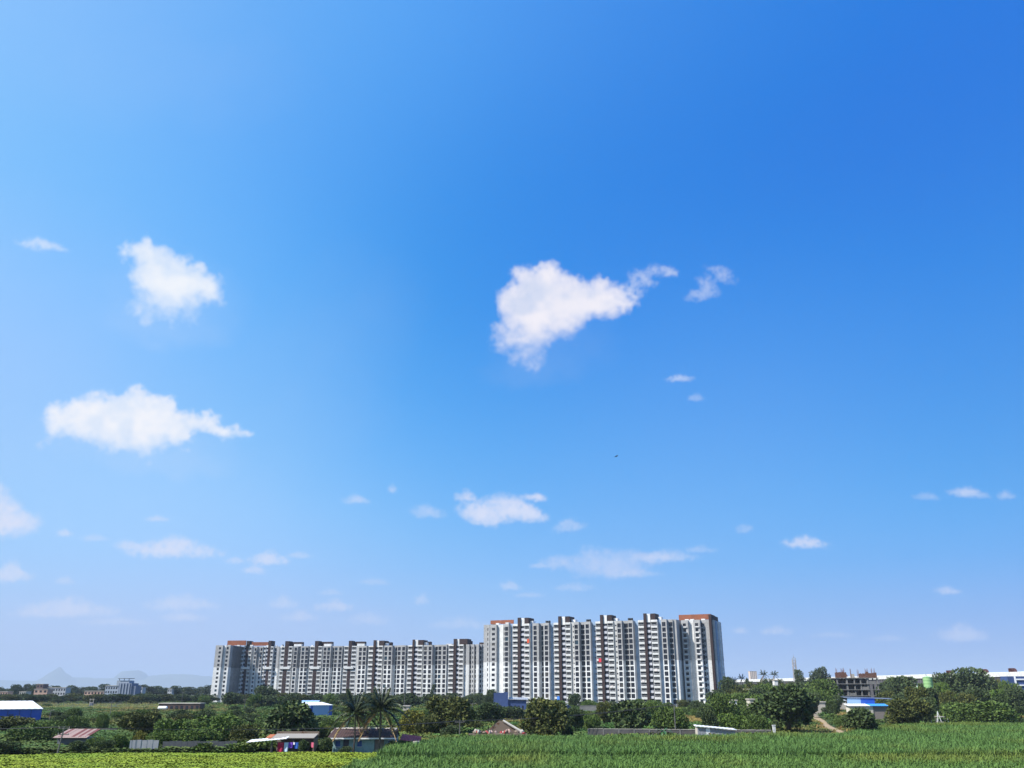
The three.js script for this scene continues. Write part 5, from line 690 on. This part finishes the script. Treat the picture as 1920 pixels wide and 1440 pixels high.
{
  let made = 0; const ks = ['feather', 'light', 'dusky', 'olive', 'feather', 'round'];
  for (let k = 0; k < 900 && made < 170; k++) {
    const px = -20 + tr() * 1960, D = 215 + Math.pow(tr(), 1.3) * 330, hh = 1.6 + tr() * 2.6, w = (2.6 + tr() * 4.5) * FPX / (cp * D), p = G(px, D, 1), top = 720 + FPX * Math.tan(PITCH + Math.atan((EYE - hh) / D));
    if (D < 250 && px > 1480) continue;
    if (keep.some(([a, b, Do, py]) => D < Do && px + w / 2 > a && px - w / 2 < b && top < py)) continue;
    made++; const kd = ks[Math.floor(tr() * ks.length)], by = [[330, 'in the ground between the warehouse and the brick house'], [660, 'in the ground below the forward-wing block'], [905, 'in the ground below the middle block'], [1360, 'in the ground below the tallest block'], [1560, 'near the big round tree'], [9999, 'around the site shed and silo']].find(([m]) => px < m)[1];
    bush(kd, px, D, top, w, ADJ[kd] + ' scrub bush ' + by, 'scrub bushes ' + by);
  }
}
rows(9, 120, 300, 225, 300, 1340, 1352, 34, 56, ['feather', 'round', 'light', 'olive'], 'bushy tree in the thicket above the striped shed', 'thicket above the striped shed');
rows(8, 330, 520, 230, 300, 1330, 1344, 36, 56, ['feather', 'dusky', 'light', 'round'], 'bushy tree in the thicket behind the long dark fence', 'thicket behind the dark fence');
// palms
function frondGeo(seed, len, rise, sag) {
  const r = rngOf(seed), t = [], P = (s) => V(len * s * Math.cos(rise) * (1 + 0.25 * s * Math.max(0, rise)), Math.sin(rise) * len * s - sag * len * s * s * s, 0), n = 26;
  for (let k = 0; k < n; k++) { const s0 = k / n, s1 = (k + 1) / n, a = P(s0), b = P(s1), w = 0.018 * (1 - s0) + 0.005; t.push(a.x, a.y, -w, b.x, b.y, -w, b.x, b.y, w, a.x, a.y, -w, b.x, b.y, w, a.x, a.y, w); }
  for (let k = 8; k < n * 2; k++) for (const sg of [-1, 1]) { const s = (k + r() * 0.5) / n / 2, a = P(s), l = len * 0.24 * Math.sin(Math.PI * (0.12 + s * 0.8)) * (0.8 + r() * 0.4), d = V(0.7 + r() * 0.3, -0.35 - r() * 0.5, sg * (0.5 + r() * 0.35)).normalize().multiplyScalar(l), w = 0.026; t.push(a.x - w, a.y, 0, a.x + w, a.y, 0, a.x + d.x, a.y + d.y, d.z); }
  return soup(t);
}
const frondM = std('palm_leaf', [0.042, 0.056, 0.016], 0.45, { side: THREE.DoubleSide }), dryM = std('dry_palm_leaf', [0.32, 0.22, 0.1], 0.7, { side: THREE.DoubleSide });
const fg = [[0.95, 0.35], [0.55, 0.5], [0.2, 0.6], [-0.15, 0.6], [1.3, 0.12], [-0.7, 0.35]].map(([a, s], k) => frondGeo(50 + k, 1, a, s));
function palm(px, D, pyHub, len, label, seed, n = 20) {
  const o = thing('coconut_palm', label, 'palm tree', G(px, D, 4)), h = H(px, pyHub, D), r = rngOf(seed); const tx = [V(0, 0, 0), V(0.12, h * 0.35, 0), V(0.05, h * 0.7, 0.05), V(0, h, 0)];
  part('trunk', merge([0, 1, 2].map((k) => tube(tx[k], tx[k + 1], 0.17 - k * 0.02, 0.15 - k * 0.02, 8))), M.palmBark, o);
  for (let k = 0; k < n; k++) { const g = k < n * 0.2 ? fg[4] : k < n * 0.45 ? fg[0] : k < n * 0.65 ? fg[1] : k < n - 3 ? fg[2 + (k % 2)] : fg[5]; const f = part('frond', g, k >= n - 3 ? dryM : frondM, o); f.position.set(0, h, 0); f.rotation.y = k * 2.399 + r() * 0.5; f.scale.setScalar(len * (0.85 + r() * 0.3)); }
  for (let k = 0; k < 5; k++) part('coconut', new THREE.IcosahedronGeometry(0.14, 1).translate(Math.cos(k * 1.25) * 0.25, h - 0.25, Math.sin(k * 1.25) * 0.25), M.palmBark, o); return o;
}
palm(665, 152, 1337, 4.0, 'coconut palm before the blue factory hall, shorter of the two at the cottage', 1, 32); palm(712, 151.6, 1330, 4.3, 'taller coconut palm with pale hanging fronds at the tiled cottage', 2, 34);
for (const [px, D, hub, l] of [[1380, 520, 1277, 2.6], [1394, 520, 1273, 3.2], [1436, 520, 1266, 3.6], [1456, 520, 1266, 3.2]]) palm(px, D, hub, l, 'distant palm in front of the far factory roof', px, 14).userData.group = 'distant palms';
{ // banana plant by the wall
  const o = thing('banana_plant', 'banana plant with long arching leaves before the boundary wall', 'plant', G(1243, 182.5, 2)); part('stem', [tube(V(0, 0, 0), V(0.1, 1.9, 0), 0.16, 0.1, 8)], std('banana_stem', [0.09, 0.11, 0.04], 0.8), o);
  const P = (s) => [s * 1.7, 0.9 * s * (1 - s * 0.7) * 1.6 - 0.75 * s * s, 0], t = []; for (let k = 0; k < 8; k++) { const s0 = k / 8, s1 = (k + 1) / 8, a = P(s0), b = P(s1), w0 = 0.24 * Math.sin(Math.PI * Math.min(1, s0 * 0.85 + 0.12)), w1 = 0.24 * Math.sin(Math.PI * Math.min(1, s1 * 0.85 + 0.12)); for (const g of [-1, 1]) t.push(...a, b[0], b[1], 0, b[0], b[1] + w1 * 0.3, g * w1, ...a, b[0], b[1] + w1 * 0.3, g * w1, a[0], a[1] + w0 * 0.3, g * w0); }
  const lg = soup(t), lm = std('banana_leaf', [0.04, 0.1, 0.025], 0.4, { side: THREE.DoubleSide }); for (let k = 0; k < 10; k++) { const f = part('leaf', lg, lm, o); f.position.set(0.1, 1.85, 0); f.rotation.set(0, k * 2.4, 0.35 - (k % 4) * 0.3, 'YXZ'); f.scale.setScalar(0.8 + (k % 3) * 0.2); }
}
{ // undergrowth, dry grass
  const r = rngOf(66), green = [], dry = [], dryAt = [[1072, 1358, 44, 9], [1308, 1352, 34, 14], [1545, 1340, 46, 11], [1905, 1348, 34, 10], [622, 1372, 22, 6], [1750, 1350, 40, 8], [1480, 1352, 10, 6]].map(([px, py, rx, ry]) => { const c = G(px, dOf(py), 0), f = dOf(py - ry) - dOf(py), n = dOf(py) - dOf(py + ry); return [c.x, -c.z, W(rx, -c.z), (f + n) / 2]; });
  for (let k = 0; k < 90000; k++) {
    const D = 150 + Math.pow(r(), 1.5) * 520, x = (r() * 2 - 1) * (D * 0.6 + 8); if (r() < sstep(250, 650, D) * 0.35) continue;
    if (inside(tallPoly, x, D) || inside(lowPoly, x, D)) continue;
    const px = CX + x * FPX / (D * cp - EYE * sp), nd = fbm(x * 0.035 + 7, D * 0.035, 4), v = fbm(x * 0.02, D * 0.02 + 5, 3);
    if (D > 480 && px > 40 && px < 300 && D < 640) { if (r() < 0.25) dry.push([x, 0, -D, r() * 6.3, 1.2 + r(), 0.5 + r() * 0.4, 0.8 + r() * 0.3, 1.1 + r() * 0.3, 1]); continue; }
    const inDry = dryAt.some(([cx, cd, rx, rd]) => ((x - cx) / rx) ** 2 + ((D - cd) / rd) ** 2 < 1 + (nd - 0.5) * 2);
    if (TRACK.some(([tp, td], i) => { if (!i) return false; const [sp0, sd0] = TRACK[i - 1]; if (D < sd0 || D > td) return false; const f = (D - sd0) / (td - sd0); return Math.abs(x - G(sp0 + (tp - sp0) * f, D, 0).x) < 2.4; }) || (D < 156 && px > 465 && px < 790)) continue;
    if (inDry || (nd > 0.62 && D > 170 && r() < 0.6)) dry.push([x, 0, -D, r() * 6.3, 0.9 + r() * 0.9, 0.6 + r() * 0.7, 0.85 + r() * 0.3, 0.85 + r() * 0.35, 0.8 + r() * 0.3]);
    else { const k2 = 0.6 + v * 0.9 + r() * 0.3, y = nd > 0.5 ? 1.15 : 0.85, hS = (px > 85 && px < 300 && D < 240) ? 0.8 : 1; const warm = 0.75 + r() * 0.5 + (fbm(x * 0.05 + 20, D * 0.05, 3) - 0.4) * 1.1; green.push([x, 0, -D, r() * 6.3, 0.7 + r() * 0.9, (0.5 + r() * 0.8) * hS * (keep.some(([a, c, Do]) => D < Do && px > a && px < c) ? 0.6 : 1), k2 * y * warm, k2, k2 * 0.9]); }
  }
  for (const [cx, cd, rx, rd] of dryAt) for (let k = 0; k < 420; k++) { const a = r() * 6.283, q = Math.sqrt(r()), x = cx + Math.cos(a) * q * rx, D = cd + Math.sin(a) * q * rd; if (!inside(tallPoly, x, D) && !inside(lowPoly, x, D)) dry.push([x, 0, -D, r() * 6.3, 0.9 + r() * 0.8, 0.6 + r() * 0.8, 0.9 + r() * 0.35, 0.9 + r() * 0.35, 0.8 + r() * 0.3]); }
  instanced('undergrowth', leafTuft(71, 34, 1.0, 1.5, 0.46, 0.9), std('undergrowth_leaf', [0.056, 0.098, 0.012], 0.85, { side: THREE.DoubleSide }), green, 'mixed green undergrowth covering the wild ground below the blocks', 'undergrowth');
  instanced('dry_grass', bladeTuft(72, 22, 0.95, 0.07, 1.3, 0.35), std('dry_blade', [0.27, 0.205, 0.06], 0.8, { side: THREE.DoubleSide }), dry, 'yellow dry grass in patches between the bushes', 'grass');
  console.log('undergrowth', green.length, dry.length);
}
scene.traverse((o) => { if (o.isMesh) { o.castShadow = true; o.receiveShadow = true; } });
renderer.render(scene, camera);
